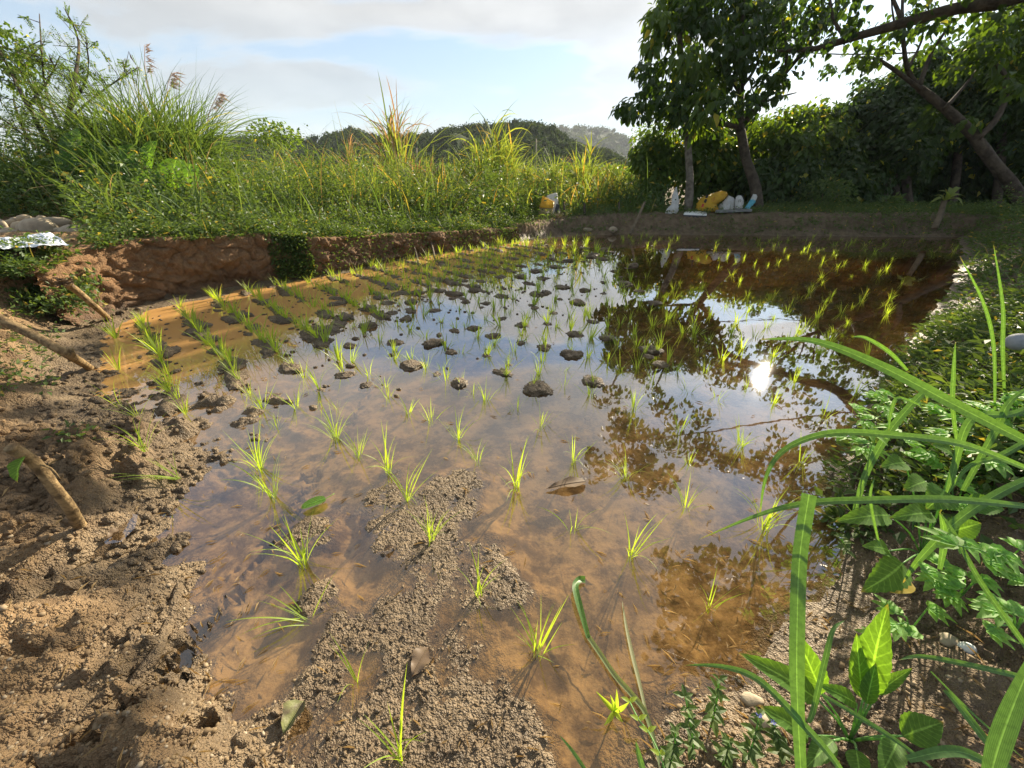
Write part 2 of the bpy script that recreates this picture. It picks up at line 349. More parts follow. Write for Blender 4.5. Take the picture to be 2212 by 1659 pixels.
# ------------------------------------------------------------------ the ground: one sheet, paddy bed and banks
# shoreline nodes (measured), plateau height behind, where the slope starts and ends
SHORE = [(1130,520,.22,.05,.35),(900,555,.34,.06,.22),(700,597,.46,.08,.2),(600,612,.56,.12,.24),(400,652,.62,.2,.34),(290,680,.62,.25,.42),
 (240,715,.62,.1,1.3),(205,790,.55,.0,1.15),(225,870,.45,.0,1.1),(310,940,.38,.0,1.0),(395,1010,.26,.0,.9),(345,1105,.2,.0,.7),(315,1180,.18,.0,.6),
 (395,1250,.2,.0,.55),(430,1400,.2,.0,.5),(430,1500,.2,.0,.5),(590,1580,.14,.0,.4),(600,1680,.12,.0,.4),(800,1900,.12,.0,.4),(1380,1900,.12,.0,.4),
 (1410,1640,.12,.0,.35),(1480,1500,.12,.0,.35),(1600,1440,.14,.0,.4),(1690,1370,.16,.0,.45),(1790,1260,.18,.0,.5),(1800,1150,.2,.0,.5),(1790,1080,.2,.0,.5),
 (1830,980,.22,.0,.5),(1900,850,.25,.0,.6),(1990,720,.28,.0,.7),(2060,620,.32,.0,.8),(2085,540,.36,.0,.8),(2070,512,.38,.0,.6),(1900,511,.38,.0,.5),(1600,508,.38,.0,.5),(1350,506,.34,.0,.5),(1230,509,.26,.0,.5)]
SH = np.array([W(a, b)[:2] for a, b, *_ in SHORE]); SHP = np.array([s[2:] for s in SHORE])
def shore_sd(x, y):
    best = np.full(x.shape, 1e9); prm = np.zeros(x.shape+(3,)); ins = np.zeros(x.shape, bool); n = len(SH)
    for i in range(n):
        a = SH[i]; b = SH[(i+1) % n]; d = b-a; t = np.clip(((x-a[0])*d[0]+(y-a[1])*d[1])/(d@d), 0, 1)
        dist = np.hypot(x-(a[0]+t*d[0]), y-(a[1]+t*d[1])); k = dist < best
        best = np.where(k, dist, best); pp = SHP[i] + t[..., None]*(SHP[(i+1) % n]-SHP[i]); prm = np.where(k[..., None], pp, prm)
        c = ((a[1] > y) != (b[1] > y)) & (x < (b[0]-a[0])*(y-a[1])/(b[1]-a[1]+1e-12)+a[0]); ins ^= c
    return np.where(ins, -best, best), prm
# shoals of fine crumbly mud just breaking the surface
SHOAL = [(900,1150,.26),(820,1060,.2),(960,1060,.2),(1010,1250,.26),(880,1300,.24),(1000,1420,.24),(760,1360,.13),(900,1480,.22),(1060,1500,.2),(960,1600,.22),(1100,1620,.2),(820,1560,.2),(700,1290,.1),(690,1160,.12),(720,1480,.1)]
SHW = np.array([[*W(a, b)[:2], r] for a, b, r in SHOAL])
LUMPS = [(W(330, 960, 0.0), .22, .035), (W(400, 930, 0.0), .12, .06), (W(250, 930, .1), .3, .05), (W(150, 1010, .2), .35, .07), (W(300, 1010, .05), .25, .05),
         (W(480, 880, 0), .2, .025), (W(330, 830, 0), .18, .03), (W(430, 800, 0), .2, .025)]
MOUND = W(330, 1600, .1); PIT = W(418, 1556, .1); RIDGE_A = W(300, 1180, .05)
def terrain(x, y):
    x = np.asarray(x, float); y = np.asarray(y, float); r = np.hypot(x, y)
    near = np.clip(1.3-r*.12, .0, 1)
    wx = (.05+.06*sstep(-1.2, -2.0, x))*fbm(x*2.2, y*2.2, 4, 3)+.012*pn(x*14, y*14, 8); 
    sd, prm = shore_sd(x, y); sd = sd + wx
    Hb, w0, w1 = prm[..., 0], prm[..., 1], prm[..., 2]
    # inside: the bed
    bed = -.05 + .012*fbm(x*1.6, y*1.6, 3, 11) + .006*fbm(x*9, y*9, 3, 12)
    bed = bed*sstep(0, .22, -sd)
    sh = np.zeros_like(x)
    for cx, cy, cr in SHW: sh = np.maximum(sh, np.exp(-((x-cx)**2+(y-cy)**2)/(cr*1.22)**2))
    sh = sstep(.15, .95, sh + .3*fbm(x*4, y*4, 4, 21))
    gran = .45*np.abs(pn(x*38, y*38, 31)) + .35*np.abs(pn(x*62, y*62, 32)) + .22*pn(x*15, y*15, 33)
    bed = bed*(1-sh*.95) + sh*(.0065+.017*(gran-.24)+.004*fbm(x*4, y*4, 2, 34))
    # crumbly rows of mud on the shallow left side of the paddy
    crumb = sstep(.7, 1.3, -x-.12*y)*sstep(.0, .25, -sd)*sstep(2.6, 2.0, y)*sstep(1.15, 1.5, y)
    bed = bed + crumb*(.034+.05*fbm(x*5, y*7, 4, 41, .6))
    # outside: ledge, slope, plateau
    s = np.maximum(sd, 0)
    rough = .034*fbm(x*3.0, y*3.0, 4, 51, .6) + .05*np.abs(fbm(x*9, y*7, 4, 52, .7)) - .012 + near*(.012*np.abs(pn(x*26, y*26, 53))+.009*np.abs(pn(x*52, y*52, 54)))
    rough = rough*(.35+.85*sstep(-.25, .35, fbm(x*2.3, y*2.3, 2, 57)))
    edge = (Hb > .3)*(w1 < .45)
    slope = sstep(w0+.10*edge, w1+.10*edge, s)
    plate = Hb*slope
    out = .012*sstep(0, .04, s) + .02*sstep(0, .3, s) + plate + rough*sstep(.0, .12, s)*(.8+.9*sstep(.2, .5, plate)*(w1 > .8))
    out = np.maximum(out, .004 + .2*np.minimum(s, .05))
    far = sstep(10.2, 12.5, y)*sstep(-9, -2, x); out = out*(1-.25*far) + far*.02
    out = out + .5*fbm(x*.05, y*.05, 3, 71)*sstep(14, 40, r)
    z = np.where(sd < 0, bed, out)
    for c, rr, hh in LUMPS: z = z + hh*np.exp(-((x-c[0])**2+(y-c[1])**2)/(rr*.6)**2)*(1+.9*fbm(x*9, y*9, 3, 81))
    # foreground mound with its deep hole, and the long smooth folds of trodden mud to its left
    dm = ((x-MOUND[0])*.85+(y-MOUND[1])*-.5)**2/.17**2 + ((x-MOUND[0])*.5+(y-MOUND[1])*.85)**2/.075**2
    z = z + .115*np.exp(-dm)*(1+.25*fbm(x*14, y*14, 3, 82))
    dp = np.hypot(x-PIT[0], (y-PIT[1])*1.35)*(1+.35*pn(x*22, y*22, 88)+.25*(x-PIT[0])/.05); z = z + .045*np.exp(-((dp-.046)/.018)**2) - .11*np.exp(-(dp/.032)**2)
    u = (x*.62+y*.78); v = (-x*.78+y*.62)
    fl = sstep(-.45, -.75, x)*sstep(1.25, .9, y)
    z = z + fl*(.07*np.abs(pn(u*1.6, v*6.5+.8*pn(u*2, v*2, 5), 91))*1.2-.02)
    return z
def axis(lo, hi, fine_lo, fine_hi, h, g, cap, far, gfar=1.16):
    a = list(np.arange(fine_lo, fine_hi, h))
    p, s = a[-1], h
    while p < hi: s = min(s*g, cap); p += s; a.append(p)
    while p < far[1]: s *= gfar; p += s; a.append(p)
    p, s = a[0], h; b = []
    while p > lo: s = min(s*g, cap); p -= s; b.append(p)
    while p > far[0]: s *= gfar; p -= s; b.append(p)
    return np.array(b[::-1]+a)
def build_ground():
    ax = axis(-8, 10, -1.3, 1.3, .0085, 1.014, .075, (-900, 900)); ay = axis(-.6, 12.5, .3, 1.4, .0072, 1.013, .065, (-300, 1500))
    X, Y = np.meshgrid(ax, ay); Z = terrain(X.ravel(), Y.ravel()).reshape(X.shape)
    V = np.stack([X, Y, Z], -1).reshape(-1, 3); nx, ny = len(ax), len(ay)
    i, j = np.meshgrid(np.arange(ny-1), np.arange(nx-1), indexing='ij'); q = (i*nx+j).ravel()
    F = np.stack([q, q+1, q+nx+1, q+nx], 1)
    print('ground', V.shape, F.shape)
    mk_obj('ground', mk_mesh('ground', V, F, MUD, True), kind='structure')
build_ground()
wv = np.array([[-5.5, .05, 0], [6.5, .05, 0], [9, 5, 0], [12.5, 10.2, 0], [-1.5, 10.2, 0], [-5.5, 5, 0]])
mk_obj('paddy_water', mk_mesh('paddy_water', wv, [np.array([[0, 1, 2, 5]]), np.array([[5, 2, 3, 4]])], WATER, False), kind='structure')
# small separate puddle in the trodden mud
def tz(x, y): return float(terrain(np.array([x]), np.array([y]))[0])
def ground_at(px, py):           # measured picture point -> place on the ground sheet
    z = 0.1
    for _ in range(12):
        p = W(px, py, z); z = .5*z+.5*tz(p[0], p[1])
    p = W(px, py, z); return np.array([p[0], p[1], tz(p[0], p[1])])

# the cut face of the left bank, cracked and crumbling
def build_cut():
    idx = [6, 5, 4, 3, 2, 1, 0]; B = SH[idx]; Pm = SHP[idx].copy(); Pm[0] = (.5, .3, .45)
    seg = np.hypot(*np.diff(B, axis=0).T); cum = np.concatenate([[0], np.cumsum(seg)]); n = int(cum[-1]/.014); m = 60
    t = np.linspace(0, cum[-1], n); bx = np.interp(t, cum, B[:, 0]); by = np.interp(t, cum, B[:, 1])
    k = np.ones(41)/41; bx = np.convolve(np.pad(bx, 20, 'edge'), k, 'valid'); by = np.convolve(np.pad(by, 20, 'edge'), k, 'valid')
    Hb = np.interp(t, cum, Pm[:, 0]); w0 = np.interp(t, cum, Pm[:, 1]); w1 = np.interp(t, cum, Pm[:, 2])
    tx = np.gradient(bx); ty = np.gradient(by); l = np.hypot(tx, ty); nx, ny = -ty/l, tx/l            # outward, away from the water
    v = np.linspace(0, 1, m)[None]; T = t[:, None]
    off = (w0[:, None] - .02) + (w1-w0+.06)[:, None]*(.12*v + .20*v**3 + .75*sstep(.86, 1.0, v)) 
    z = -.02 + (Hb[:, None]+.045)*np.minimum(v*1.12, 1.0)
    def ns(s, sd):
        a = .6+.37*sd; u = T*math.cos(a)+z*math.sin(a); w = -T*math.sin(a)+z*math.cos(a)
        return pn(u*s+.9*pn(u*s*.7+3, w*s*.7, sd+1), w*s+.9*pn(w*s*.6, u*s*.6, sd+2), sd)
    d = .055*ns(2.2, 5) + .045*ns(5, 15) + .028*ns(11, 25) + .016*ns(24, 35)
    crack = np.exp(-(ns(3.3, 45)/.05)**2)*.030 + np.exp(-(ns(6.5, 55)/.07)**2)*.018
    d = (d - crack)*np.minimum(1, v*6)*np.minimum(1, (1.04-v)*7)
    off = off - d
    V = np.stack([bx[:, None]+nx[:, None]*off, by[:, None]+ny[:, None]*off, z + .012*ns(7, 65)], -1).reshape(-1, 3)
    i, j = np.meshgrid(np.arange(n-1), np.arange(m-1), indexing='ij'); q = (i*m+j).ravel(); F = np.stack([q, q+m, q+m+1, q+1], 1)
    mk_obj('cut_bank', mk_mesh('cut_bank', V, F, CUT, True), kind='structure')
    return np.stack([bx, by, nx, ny, Hb, w0, w1], 1)
CUT = mud_mat('red_earth', bright=1.05, red=.45)
CUTLINE = build_cut()
# ------------------------------------------------------------------ plant and object materials
RICE = leaf_mat('rice_leaf', (0.19, 0.29, 0.05), (0.32, 0.43, 0.08), 0.53, (2.0, 1.85, 0.5), 0.4, 0.35, yellow=(0.42, 0.40, 0.10), yfrac=0.06)
GRASS = leaf_mat('tall_grass_leaf', (0.060, 0.118, 0.048), (0.12, 0.18, 0.070), 0.42, (2.0, 1.8, 0.5), 0.6, 0.18, yellow=(0.32, 0.27, 0.10), yfrac=0.05)
CANE = leaf_mat('cane_leaf', (0.11, 0.175, 0.050), (0.24, 0.285, 0.09), 0.5, (1.9, 1.7, 0.5), 0.6, 0.18, yellow=(0.40, 0.26, 0.10), yfrac=0.14)
WEED = leaf_mat('weed_leaf', (0.050, 0.095, 0.030), (0.125, 0.185, 0.058), 0.40, (1.6, 1.5, 0.45), 0.5, 0.3, yellow=(0.38, 0.30, 0.08), yfrac=0.03)
BROAD = leaf_mat('broad_leaf', (0.06, 0.14, 0.03), (0.11, 0.22, 0.045), 0.46, (2.1, 1.9, 0.4), 0.58, 0.22, mottle=.35, veins='pinnate')
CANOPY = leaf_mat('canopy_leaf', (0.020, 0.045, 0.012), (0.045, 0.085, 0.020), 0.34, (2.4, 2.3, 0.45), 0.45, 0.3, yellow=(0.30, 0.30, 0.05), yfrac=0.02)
CANOPY2 = leaf_mat('canopy_leaf_light', (0.05, 0.10, 0.02), (0.11, 0.17, 0.035), 0.46, (2.3, 2.1, 0.4), 0.45, 0.35, yellow=(0.40, 0.34, 0.06), yfrac=0.03)  # paler leaf; in the thicket it paints sunlight on the left-hand trees
FOREST = leaf_mat('forest_leaf', (0.022, 0.040, 0.018), (0.055, 0.085, 0.030), 0.2, (1.8, 1.7, 0.6), 0.85, 0.03)
DEADLEAF = leaf_mat('dead_leaf', (0.13, 0.085, 0.05), (0.21, 0.15, 0.095), 0.25, (1.2, 1.0, 0.7), 0.5, 0.4, spots=0.5)
PLUME = leaf_mat('grass_plume', (0.42, 0.33, 0.28), (0.55, 0.46, 0.40), 0.4, (1.2, 1.1, 1.0), 0.7, 0.1)
BARK = plain_mat('bark', (0.10, 0.08, 0.058), (0.042, 0.033, 0.025), 7, 0.9, 0.8, 24, 0.2, 0.03)
BARKPALE = plain_mat('bark_grey', (0.19, 0.165, 0.13), (0.085, 0.072, 0.056), 9, 0.9, 0.7, 26, 0.2, 0.03)
TWIG = plain_mat('twig', (0.19, 0.15, 0.10), (0.10, 0.08, 0.055), 9, 0.85, 0.4, 40, 0.2, 0.01)
STICK = plain_mat('stick_bark', (0.34, 0.235, 0.115), (0.12, 0.078, 0.038), 38, 0.8, 1.0, 110, 0.25, 0.008)
STONE = plain_mat('river_stone', (0.40, 0.33, 0.23), (0.24, 0.19, 0.13), 5, 0.8, 0.5, 30, 0.35, 0.012)
STONE2 = plain_mat('pale_stone', (0.44, 0.35, 0.23), (0.30, 0.23, 0.14), 6, 0.8, 0.5, 30, 0.35, 0.012)
PEBBLE = gravel_mat('pebble', [(0.09, 0.06, 0.035), (0.16, 0.11, 0.06), (0.24, 0.17, 0.09), (0.30, 0.22, 0.13), (0.46, 0.38, 0.27)])
WHITEST = plain_mat('white_stone', (0.72, 0.72, 0.70), (0.60, 0.60, 0.58), 40, 0.7, 0.3, 120, 0.35, 0.002)
GREYROCK = plain_mat('grey_rock', (0.30, 0.31, 0.33), (0.22, 0.23, 0.25), 30, 0.75, 0.4, 90, 0.35, 0.004)
SACKY = plain_mat('yellow_sack', (0.78, 0.50, 0.045), (0.66, 0.38, 0.03), 6, 0.45, 1.0, 16, 0.4, 0.05, 0.4)
SACKD = plain_mat('dirty_sack', (0.42, 0.33, 0.16), (0.30, 0.22, 0.10), 6, 0.7, 1.0, 16, 0.3, 0.05, 0.2)
SACKW = plain_mat('white_sack', (0.74, 0.74, 0.72), (0.55, 0.53, 0.48), 7, 0.5, 1.0, 16, 0.4, 0.05, 0.3)
SACKB = plain_mat('blue_sack', (0.10, 0.42, 0.55), (0.22, 0.55, 0.66), 7, 0.5, 1.0, 16, 0.4, 0.05, 0.2)
FOAM = plain_mat('foam_board', (0.82, 0.83, 0.82), (0.72, 0.73, 0.72), 12, 0.6, 0.2, 90, 0.3, 0.003)
DARKPL = plain_mat('dark_plastic', (0.03, 0.03, 0.035), (0.05, 0.05, 0.05), 12, 0.5, 0.2, 40, 0.4, 0.004)
GREYPL = plain_mat('grey_pipe', (0.22, 0.23, 0.23), (0.15, 0.15, 0.15), 12, 0.5, 0.2, 40, 0.4, 0.004)
TARP = plain_mat('tarp', (0.72, 0.76, 0.82), (0.55, 0.60, 0.68), 9, 0.45, 0.5, 14, 0.4, 0.03)
INK = plain_mat('black_print', (0.02, 0.02, 0.02), (0.05, 0.04, 0.03), 20, 0.6, 0.1, 60, 0.3, 0.002)
REDINK = plain_mat('red_print', (0.45, 0.06, 0.03), (0.38, 0.05, 0.03), 20, 0.6, 0.1, 60, 0.3, 0.002)
STRAW = plain_mat('straw', (0.52, 0.38, 0.22), (0.38, 0.26, 0.15), 20, 0.8, 0.3, 60, 0.3, 0.01)
FLOWER = plain_mat('white_petal', (0.85, 0.85, 0.80), (0.8, 0.8, 0.75), 20, 0.6, 0.1, 60, 0.3, 0.002, 0.4)
BLUEFL = plain_mat('blue_petal', (0.16, 0.18, 0.62), (0.22, 0.22, 0.7), 20, 0.6, 0.1, 60, 0.3, 0.002, 0.4)

# ------------------------------------------------------------------ mud clods standing out of the water
def clod_mesh(seed):
    V, F = ICO[4]; V = V.copy()
    r = 1 + .34*n3(V, 1.3, seed) + .24*np.abs(n3(V, 3.1, seed+3)) + .20*np.abs(n3(V, 6.5, seed+8)) + .14*n3(V, 13, seed+12) + .10*np.abs(n3(V, 22, seed+15))
    V = V*r[:, None]*np.array([.46, .36, .22]); V[:, 2] += .01
    return mk_mesh('mud_clod', V, F, MUD)
CLODS = [clod_mesh(10+7*i) for i in range(9)]
clod_n = 0
def clod(x, y, w, label, group, rot=None, hz=.85, z=-.012, lx=1.0):
    global clod_n
    o = mk_obj('mud_clod', CLODS[clod_n % 9]); clod_n += 1
    o.location = (x, y, z); o.scale = (w*lx, w*random.uniform(.8, 1.2), w*hz*random.uniform(.85, 1.25)); o.rotation_euler = (0, 0, rot if rot is not None else random.uniform(0, 6.28))
    o['label'] = label; o['category'] = 'mud clod'; o['group'] = group; return o
def k1(cx, cy): return (658.3+cx*.3472, 466.3+cy*.3472)
MIDCL = [(1230,640,95),(930,715,100),(1050,700,120),(1170,750,130),(800,795,160),(910,850,110),(660,935,190),(960,1045,180),(630,640,120),(810,590,100),(1430,575,75),(1550,605,90),(1590,520,60),
 (1700,540,130),(1130,545,80),(1590,365,45),(1960,380,60),(1860,415,70),(250,990,150),(380,1055,110),(560,790,130),(285,810,110),(1660,865,160),(1350,680,120),(1000,535,80),(920,515,80),(760,470,60),
 (1480,390,110),(1340,380,110),(1220,380,90),(1100,370,70),(1600,445,110),(1740,465,90),(1500,480,120),(1060,465,120),(980,405,90),(860,400,110),(660,540,110),(540,605,110),(400,580,130),(200,550,130),
 (1440,345,110),(1680,330,60),(1820,300,50),(1640,280,90),(1780,245,90),(1860,210,80),(1920,345,60),(2040,310,90),(1170,310,60),(1000,310,70),(1990,425,120),(1860,485,70),(700,480,100),(560,490,110),(1130,870,80),(1270,930,80),(1340,790,80),(1490,820,120),(1880,760,130),(1330,1215,60),(1760,1250,50),(1960,1210,60),(820,985,100),(130,785,130),(60,700,110),(390,690,140),(250,640,150),(1100,570,60)]
for cx, cy, w in MIDCL:
    q = k1(cx, cy); p = W(*q); D = np.dot(p-CAMP, FW)
    clod(p[0], p[1], min(w*.3472*D/842*.82, .24), '', 'mud clods among the rice rows')

LANDM = [(W(1645,815), 'the sun glint'), (W(1220,1045), 'the floating brown leaf'), (W(690,1085), 'the fresh green leaf'), (W(650,605), 'the hanging creeper'), (W(400,655), 'the cracked cut bank'), (W(1050,532), 'the far end of the cut bank'), (W(1361,506), 'the leaning far stake'), (W(1185,509), 'the foot of the yellow sack'), (W(1500,508), 'the dike below the feed sack'),
 (W(1750,510), 'the dike before the thicket'), (W(2020,515), 'the stump sapling'), (W(2000,700), 'the right bank weeds'), (W(235,700), 'the tufted stake'), (W(205,800), 'the long lying stake'), (W(500,760), 'the left rows of muddy water'), (W(1000,640), 'the middle of the sky reflection'), (W(1500,680), 'the dark tree reflection'), (W(900,820), 'the near open grey water'), (W(300,930), 'the trodden left shore'), (W(700,690), 'the edge of the orange water'), (W(1250,560), 'the bright far water'), (W(1300,800), 'the rim of the leaf reflections')]
LMX = np.array([p[0][:2] for p in LANDM])
def landmark_label(kind, x, y, size):
    d = np.hypot(LMX[:, 0]-x, LMX[:, 1]-y); i = int(np.argmin(d)); p = LMX[i]; D = max(1, y)
    side = ('nearer than' if y < p[1]-.12*D*.6 else 'beyond' if y > p[1]+.12*D*.6 else 'left of' if x < p[0] else 'right of'); far = 'close' if d[i] < .10*D else 'a little' if d[i] < .2*D else 'well'
    return f'{size} {kind} {far} {side} {LANDM[i][1]}'
# ------------------------------------------------------------------ rice
def rice_blades(n, h, spread, seed):
    g = np.random.default_rng(seed)
    az = g.uniform(0, 2*np.pi, n); lean = np.abs(g.normal(0, spread, n)) + .03
    L = h*g.uniform(.55, 1.12, n); P = np.stack([np.cos(az)*.008, np.sin(az)*.008, np.zeros(n)], 1)*g.uniform(.2, 1.6, (n, 1))
    return P, az, lean, L, g.uniform(.0036, .0066, n), g.uniform(.1, .9, n)
RICEV = []
for i in range(24):
    n = 7+i % 9; V, F = blades(*rice_blades(n, .215, .16+.05*(i % 5), 100+i), seg=4); RICEV.append(mk_mesh('rice_plant', V, F, RICE))
RICEF = []                       # sturdier tufts of the farther rows
for i in range(24):
    n = 9+i % 7; a_ = list(rice_blades(n, .22, .15+.04*(i % 5), 200+i)); a_[4] = a_[4]*1.75; V, F = blades(*a_, seg=4); RICEF.append(mk_mesh('rice_plant', V, F, RICE))
BLADEV = []
for i in range(10):
    V, F = blades(np.zeros((1, 3)), 0.0, .02, .22, .0054, .12+.13*i, seg=8, fold=.35, twist=.5); BLADEV.append(mk_mesh('blade', V, F, RICE))
rice_pos = []
GLINT = W(1645, 815)
def ok_rice(x, y): return (x-GLINT[0])**2+(y-GLINT[1])**2 > .14**2 and all((x-a)**2+(y-b)**2 > .085**2 for a, b in rice_pos)
# nearest plants, each blade its own piece
NEAR = [(655,1215,1.15,12,'bright green rice clump left of the crumbly mud shoal, beside a floating green leaf'),
 (590,1072,1.1,13,'dense rice clump in shallow water left of the floating green leaf'),
 (560,1012,1.0,12,'dense rice clump just behind the one beside the floating green leaf'),
 (668,1338,.85,6,'small sprawling rice plant at the edge of the left open water'),
 (765,1478,.85,3,'thin two-bladed rice plant left of the grey dead leaf'),
 (868,1638,.95,7,'rice plant nearest the bottom edge, below the grey dead leaf'),
 (930,1170,.75,12,'short bushy rice plant on the crumbly mud shoal'),
 (1035,1290,.75,9,'pale thin rice plant in the middle of the mud shoal'),
 (1160,1405,.85,11,'rice plant right of the grey dead leaf with one blade lying on the water'),
 (880,1082,.95,9,'rice plant at the upper edge of the mud shoal'),
 (840,1022,.95,9,'rice plant with tall pointed blades behind the mud shoal'),
 (1115,1050,1.0,10,'rice plant left of the floating brown leaf'),
 (1235,1140,.8,5,'sparse bent rice plant below the floating brown leaf'),
 (1365,1200,1.0,8,'open star-shaped rice plant below and right of the floating brown leaf'),
 (1530,1310,.7,5,'small single rice plant in the amber water near the right bank'),
 (1355,1030,.8,11,'rice plant right of the floating brown leaf'),
 (1480,1095,.8,8,'rice plant between the floating brown leaf and the upright cut reed'),
 (1650,1140,1.0,12,'yellow-green rice clump just left of the upright cut reed'),
 (1600,962,.75,14,'dense sunlit rice clump directly below the sun glint'),
 (725,945,1.05,12,'thick rice clump in grey water above the mud shoal'),
 (772,985,.85,9,'rice plant just right of the thick clump above the mud shoal'),
 (313,975,1.0,9,'rice plant on the trodden mud right of the near wooden stake'),
 (385,1032,.9,7,'flattened rice plant with blades trailing left over wet mud'),
 (990,948,.85,9,'rice plant in open grey water above the floating brown leaf'),
 (1032,996,.8,7,'rice plant left above the floating brown leaf'),
 (1238,992,.85,6,'wide open rice plant directly above the floating brown leaf')]
for j, (px, py, s, n, lbl) in enumerate(NEAR):
    p = W(px, py, 0.0); z = max(tz(p[0], p[1]), -.03); p = W(px, py, max(z, 0)) ; p[2] = z-.004; rice_pos.append((p[0], p[1]))
    root = thing('rice_plant', lbl, 'rice plant', p, 'rice seedlings in the paddy')
    flat = 'flattened' in lbl or 'sprawling' in lbl
    for k in range(int(n*1.5)):
        b = mk_obj('blade', BLADEV[random.randrange(10)], root)
        az = random.uniform(0, 6.28) if not flat else random.gauss(2.8, .8); lean = abs(random.gauss(0, .24)) + (.7 if flat else .02); sc = s*random.uniform(.6, 1.15)*1.15
        b.rotation_euler = (0, lean, az); b.scale = (sc*.9, sc*.9, sc); b.location = (random.gauss(0, .006), random.gauss(0, .006), 0)
MIDR = [(515,1130),(640,1220),(850,960),(975,1040),(1120,1140),(1320,1200),(1270,930),(1455,980),(1615,1050),(1365,690),(1490,820),(1660,830),(1885,900),(2070,950),(1780,1110),(2050,1200),(1465,1300),(1660,1450),(1090,1490),(340,1480),
 (210,900),(235,955),(120,720),(550,890),(1130,860),(1350,780),(1700,740),(1890,770),(2070,800),(2090,560),(1560,690),(1000,690),(960,590),(780,520),(1300,520),(1050,690),(785,1270),(955,1400),(1740,620),(1910,560),(1420,540),(1240,560),(1545,600)]
rice_all = []
for cx, cy in MIDR:
    p = W(*k1(cx, cy)); 
    if ok_rice(p[0], p[1]): rice_pos.append((p[0], p[1])); rice_all.append((p[0], p[1]))
OTHER = [(1550,860),(1620,800),(1670,872),(1725,802),(1730,1000),(1850,850),(1470,930),(1375,880),(640,880),(1460,800),(1800,800),(1510,760),(1580,720),(1420,760),(1440,690),(1500,720),(1880,770),(1340,700),(250,640+90),(255,800),(260,880),(300,905),(1490,1000),(1780,900)]
for q in OTHER:
    p = W(*q)
    if ok_rice(p[0], p[1]): rice_pos.append((p[0], p[1])); rice_all.append((p[0], p[1]))
e1 = np.array([.707, -.707]); e2 = np.array([.707, .707])
cand = np.array([np.array([-3.64, 3.66]) + e1*(i*.245+random.gauss(0, .022)) + e2*(j*.335+random.gauss(0, .009)) for i in range(-40, 60) for j in range(-10, 60)])
cand = cand[(cand[:, 1] > 2.15) | ((cand[:, 0] < -1.0) & (cand[:, 1] > 1.75))]; cand = cand[(cand[:, 1] < 10) & (cand[:, 0] > -6) & (cand[:, 0] < 13)]
ext = cand+e1*.122+rng.normal(0, .012, cand.shape); ext = ext[(-.905*ext[:, 0]+.426*ext[:, 1]) > 2.75]; cand = np.vstack([cand, ext])
csd = shore_sd(cand[:, 0], cand[:, 1])[0]
for q, s in zip(cand, csd):
    if s > -.10 or (s > -.3 and q[0] > 2 and q[1] < 6) or random.random() < (.66 if (q[1] > 4.6 and q[0] > 1.6) else .04) or not ok_rice(q[0], q[1]): continue
    rice_pos.append((q[0], q[1])); rice_all.append((q[0], q[1]))
rice_all.sort(key=lambda a: a[0]**2+a[1]**2)
keep = 300-len(NEAR); print('rice total', len(rice_all)+len(NEAR))
acc = Acc(); ncl = 0; ra = np.array(rice_all); rz_all = np.maximum(terrain(ra[:, 0], ra[:, 1]), -.04)-.004
for j, (x, y) in enumerate(rice_all):
    lush = 1.0 - .1*max(0, min(1, (x-.2*y)/2.0)); h = lush*random.uniform(.68, 1.12)*.92
    z = float(rz_all[j])
    left = (-.62*x+.47*y) > 2.2
    if left: h *= 1.12
    if ((left and random.random() < .6) or (not left and y < 7 and x < 1.8 and random.random() < .12)) and y < 8 and y > 1.7:
        w = random.uniform(.09, .20); clod(x+random.gauss(0, .03), y+random.gauss(0, .03), w, '', 'mud clods among the rice rows', rot=random.gauss(-.78, .2), hz=.7, lx=1.5 if left else 1.0); z = max(z, 0); ncl += 1
    vi = random.randrange(24); rz = random.uniform(0, 6.28); tilt = random.gauss(0, .1)
    if j < keep:
        o = mk_obj('rice_plant', (RICEF if y > 2.6 and (x < 1.6 or y < 4) else RICEV)[vi]); o.location = (x, y, z); o.rotation_euler = (tilt, random.gauss(0, .1), rz); o.scale = (h, h, h)
        o['category'] = 'rice plant'; o['group'] = 'rice seedlings in the paddy'
        o['label'] = landmark_label('rice seedling', x, y, 'tall' if h > .92 else 'short' if h < .76 else 'middling')
    else:
        me = (RICEF if x < 1.6 else RICEV)[vi]; V = np.empty(len(me.vertices)*3, np.float32); me.vertices.foreach_get('co', V); V = V.reshape(-1, 3)*h*.95
        c, s = math.cos(rz), math.sin(rz); V = np.stack([V[:, 0]*c-V[:, 1]*s+x, V[:, 0]*s+V[:, 1]*c+y, V[:, 2]+z], 1)
        Fi = np.empty(len(me.loops), np.int32); me.loops.foreach_get('vertex_index', Fi); acc.add(V, Fi.reshape(-1, 4))
if acc.n:
    V, F = acc.get(); mk_obj('rice_seedlings', mk_mesh('rice_seedlings', V, F, RICE), kind='stuff', label='far rows of young rice seedlings near the opposite bank')
print('clods', clod_n)
for o in [o for o in COL.objects if o.name.startswith('mud_clod')]:
    x, y = o.location.x, o.location.y; sz = 'large' if o.scale.x > .17 else 'small' if o.scale.x < .12 else 'middling'
    o['label'] = landmark_label('mud clod', x, y, sz)
